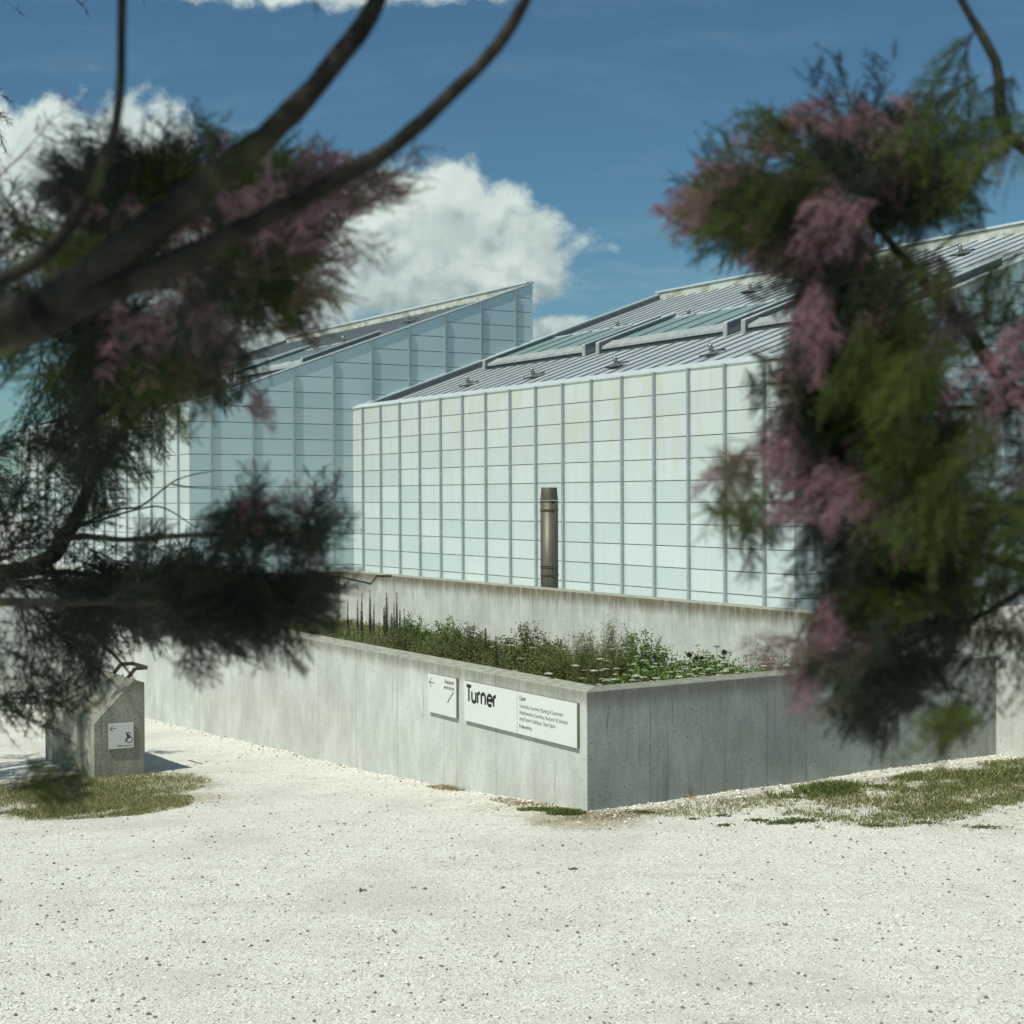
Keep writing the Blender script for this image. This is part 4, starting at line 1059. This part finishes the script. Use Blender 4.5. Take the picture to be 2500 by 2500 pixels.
# right tree
tr = empty('tamarisk_tree', (1.72, 3.05, 0), label='feathery green tamarisk with drooping pink flower plumes at the right', cat='tree')
m = MB(); m.tube([(0, 0, -.05), (-.06, -.05, .9), (-.1, .03, 1.9), (-.16, .0, 2.9)], [.11, .085, .07, .05], 14)
link('trunk', m.mesh('trunk', M_BARK, True), tr)
T1 = tr.location + Vector((-.15, 0, 2.8))
branch(tr, [T1, Vector((1.35, 3.05, 3.2)), (2520, 980, 2.92), (2360, 800, 2.86), (2256, 690, 2.86), (2196, 620, 2.86), (2135, 550, 2.81), (2030, 490, 2.75), (1950, 460, 2.70)], 0.0186, 0.0019)
branch(tr, [(2070, 515, 2.75), (1900, 530, 2.70), (1760, 570, 2.65), (1660, 550, 2.65), (1600, 505, 2.65)], 0.0037, 0.0006)
branch(tr, [(2520, 980, 2.92), (2300, 1000, 2.81), (2120, 1000, 2.70), (1990, 1060, 2.65)], 0.0074, 0.0012)
branch(tr, [T1, (2560, 1400, 2.92), (2350, 1350, 2.81), (2150, 1330, 2.70), (2040, 1380, 2.65)], 0.0136, 0.0012)
branch(tr, [(2560, 1400, 2.92), (2400, 1500, 2.86), (2240, 1560, 2.81), (2130, 1640, 2.75)], 0.0074, 0.0012)
branch(tr, [T1, Vector((1.4, 2.8, 3.5)), (2520, 380, 2.65), (2430, 150, 2.65), (2300, -80, 2.70)], 0.0186, 0.0050)
branch(tr, [(2350, 560, 2.86), (2280, 620, 2.92), (2250, 700, 2.97)], 0.0031, 0.0009)
DF = .54
C = lambda *a, **k: clump(tr, r, *a, **k)
C(2120, 850, 130, 200, 5.2, 220, .26, k=6, g=10)
C(1900, 520, 140, 70, 5.2, 190, .24, g=8, k=3)
C(2270, 470, 90, 60, 5.2, 180, .26, k=8, g=4)
C(2120, 400, 120, 50, 5.1, 180, .26, k=5, g=5, f=2)
C(1780, 440, 60, 40, 5., 165, .2, f=3, o=3)
C(1900, 980, 60, 100, 5.2, 240, .2, k=5, o=3)
C(2200, 1250, 120, 260, 5.0, 220, .26, g=10)
C(2200, 700, 100, 80, 5.2, 220, .24, k=3, g=4, o=2)
C(2180, 1200, 130, 200, 5.2, 220, .26, k=10, g=5)
C(2030, 1250, 90, 120, 5.1, 220, .2, o=5, k=4)
C(1650, 500, 35, 40, 4.9, 165, .14, f=3, o=1)
C(1740, 500, 70, 60, 4.9, 160, .2, f=3, g=3, o=3, k=2)
C(1870, 480, 110, 60, 5., 170, .27, g=11, k=6, f=2, o=1)
C(1900, 560, 90, 45, 5., 210, .22, k=6, f=6, g=2)
C(2030, 540, 80, 60, 5., 230, .22, f=9, p=3, g=3)
C(2040, 640, 110, 40, 5., 200, .24, k=13, g=4)
C(2190, 470, 110, 60, 5.2, 150, .28, k=10, g=4)
C(2010, 760, 40, 90, 4.8, 260, .18, f=9, p=2)
C(1985, 860, 35, 50, 4.8, 265, .15, f=4)
C(2110, 760, 90, 60, 4.9, 215, .26, g=8, o=2, k=4)
C(2150, 890, 120, 100, 4.9, 215, .28, g=16, k=7)
C(2290, 780, 40, 90, 4.9, 230, .2, f=6, o=1, g=3)
C(1970, 930, 60, 80, 5., 240, .22, k=13)
C(2020, 1020, 90, 60, 5., 230, .24, k=12, g=2)
C(1930, 1110, 80, 40, 4.8, 190, .17, f=6, o=2)
C(1790, 1140, 50, 50, 4.8, 170, .15, o=4, f=1)
C(1820, 1200, 60, 70, 4.8, 230, .17, g=6, o=2)
C(1865, 1310, 35, 40, 4.8, 265, .15, k=4)
C(2060, 1180, 120, 90, 4.8, 215, .2, f=12, p=2, k=4, o=3)
C(1930, 1230, 40, 45, 4.8, 225, .15, f=4)
C(2130, 1270, 60, 60, 4.8, 250, .17, f=4, k=2, o=2)
C(2240, 1100, 100, 130, 4.7, 220, .28, g=17, k=4)
C(2150, 880, 90, 90, 4.6, 215, .2, g=8)
C(2150, 1390, 110, 80, 4.9, 230, .26, g=6, k=9)
C(2040, 1340, 60, 50, 4.9, 220, .2, o=2, k=5)
C(2030, 1460, 45, 60, 4.8, 240, .17, f=6)
C(2260, 1420, 80, 100, 5., 235, .28, k=13, g=2)
C(1970, 1560, 80, 40, 4.8, 225, .19, o=6, f=2)
C(2090, 1580, 80, 60, 4.8, 230, .18, f=4, k=5, o=2)
C(2180, 1620, 100, 80, 4.9, 240, .27, k=19, g=2)
C(2020, 1680, 60, 50, 4.8, 255, .18, o=3, f=2)
C(2140, 1720, 70, 30, 4.9, 260, .18, k=5)
C(2290, 1560, 50, 70, 4.9, 230, .2, f=1, k=5, o=1)
C(2330, 1740, 30, 70, 4.6, 265, .22, g=3, k=2)
C(2430, 1150, 80, 500, 5., 220, .34, g=10, k=14, f=4)
C(2250, 300, 200, 110, 5.1, 170, .32, g=8, k=9, f=3)
C(1980, 330, 120, 80, 5., 160, .26, g=4, f=4, k=3)
def limit(tree, nm):
    """the 300 sprays that show largest stay parts; the rest, mostly out of the picture, become one mass"""
    ch = [o for o in tree.children if o.name.split('.')[0] == nm]
    if len(ch) <= 300: return
    def size(o):
        w = tree.location + o.location; d = max(w.y, .3); u = w.x / d; v = (w.z - CAMH) / d
        return (o.scale[0] / d) * (1 if abs(u) < .36 and abs(v) < .36 and w.y > .5 else .01)
    ch.sort(key=size, reverse=True); rest = ch[298:]; V = []; Fs = []; MI = []; k = 0
    for o in rest:
        me = o.data; n = len(me.vertices); co = np.empty(n * 3, 'f'); me.vertices.foreach_get('co', co); co = co.reshape(-1, 3)
        M = np.array(Matrix.LocRotScale(o.location, o.rotation_euler, o.scale)); V.append(co @ M[:3, :3].T + M[:3, 3])
        Fs += [tuple(v + k for v in p.vertices) for p in me.polygons]; mi = np.empty(len(me.polygons), 'i'); me.polygons.foreach_get('material_index', mi)
        MI.append(mi + (2 if me.materials[0] == M_NEEDK else 0) + (4 if me.materials[0] == M_OCHRE else 0)); k += n
        bpy.data.objects.remove(o)
    me = mesh('foliage_mass', np.concatenate(V).tolist(), Fs, [M_NEED, M_TWIG, M_NEEDK, M_TWIG, M_OCHRE, M_TWIG]); mi = np.concatenate(MI)
    if len(mi) == len(me.polygons): me.polygons.foreach_set('material_index', mi.astype('i'))
    link('foliage_mass', me, tree, kind='stuff')
bpy.context.view_layer.update()
limit(tl, 'foliage_spray'); limit(tr, 'foliage_spray')
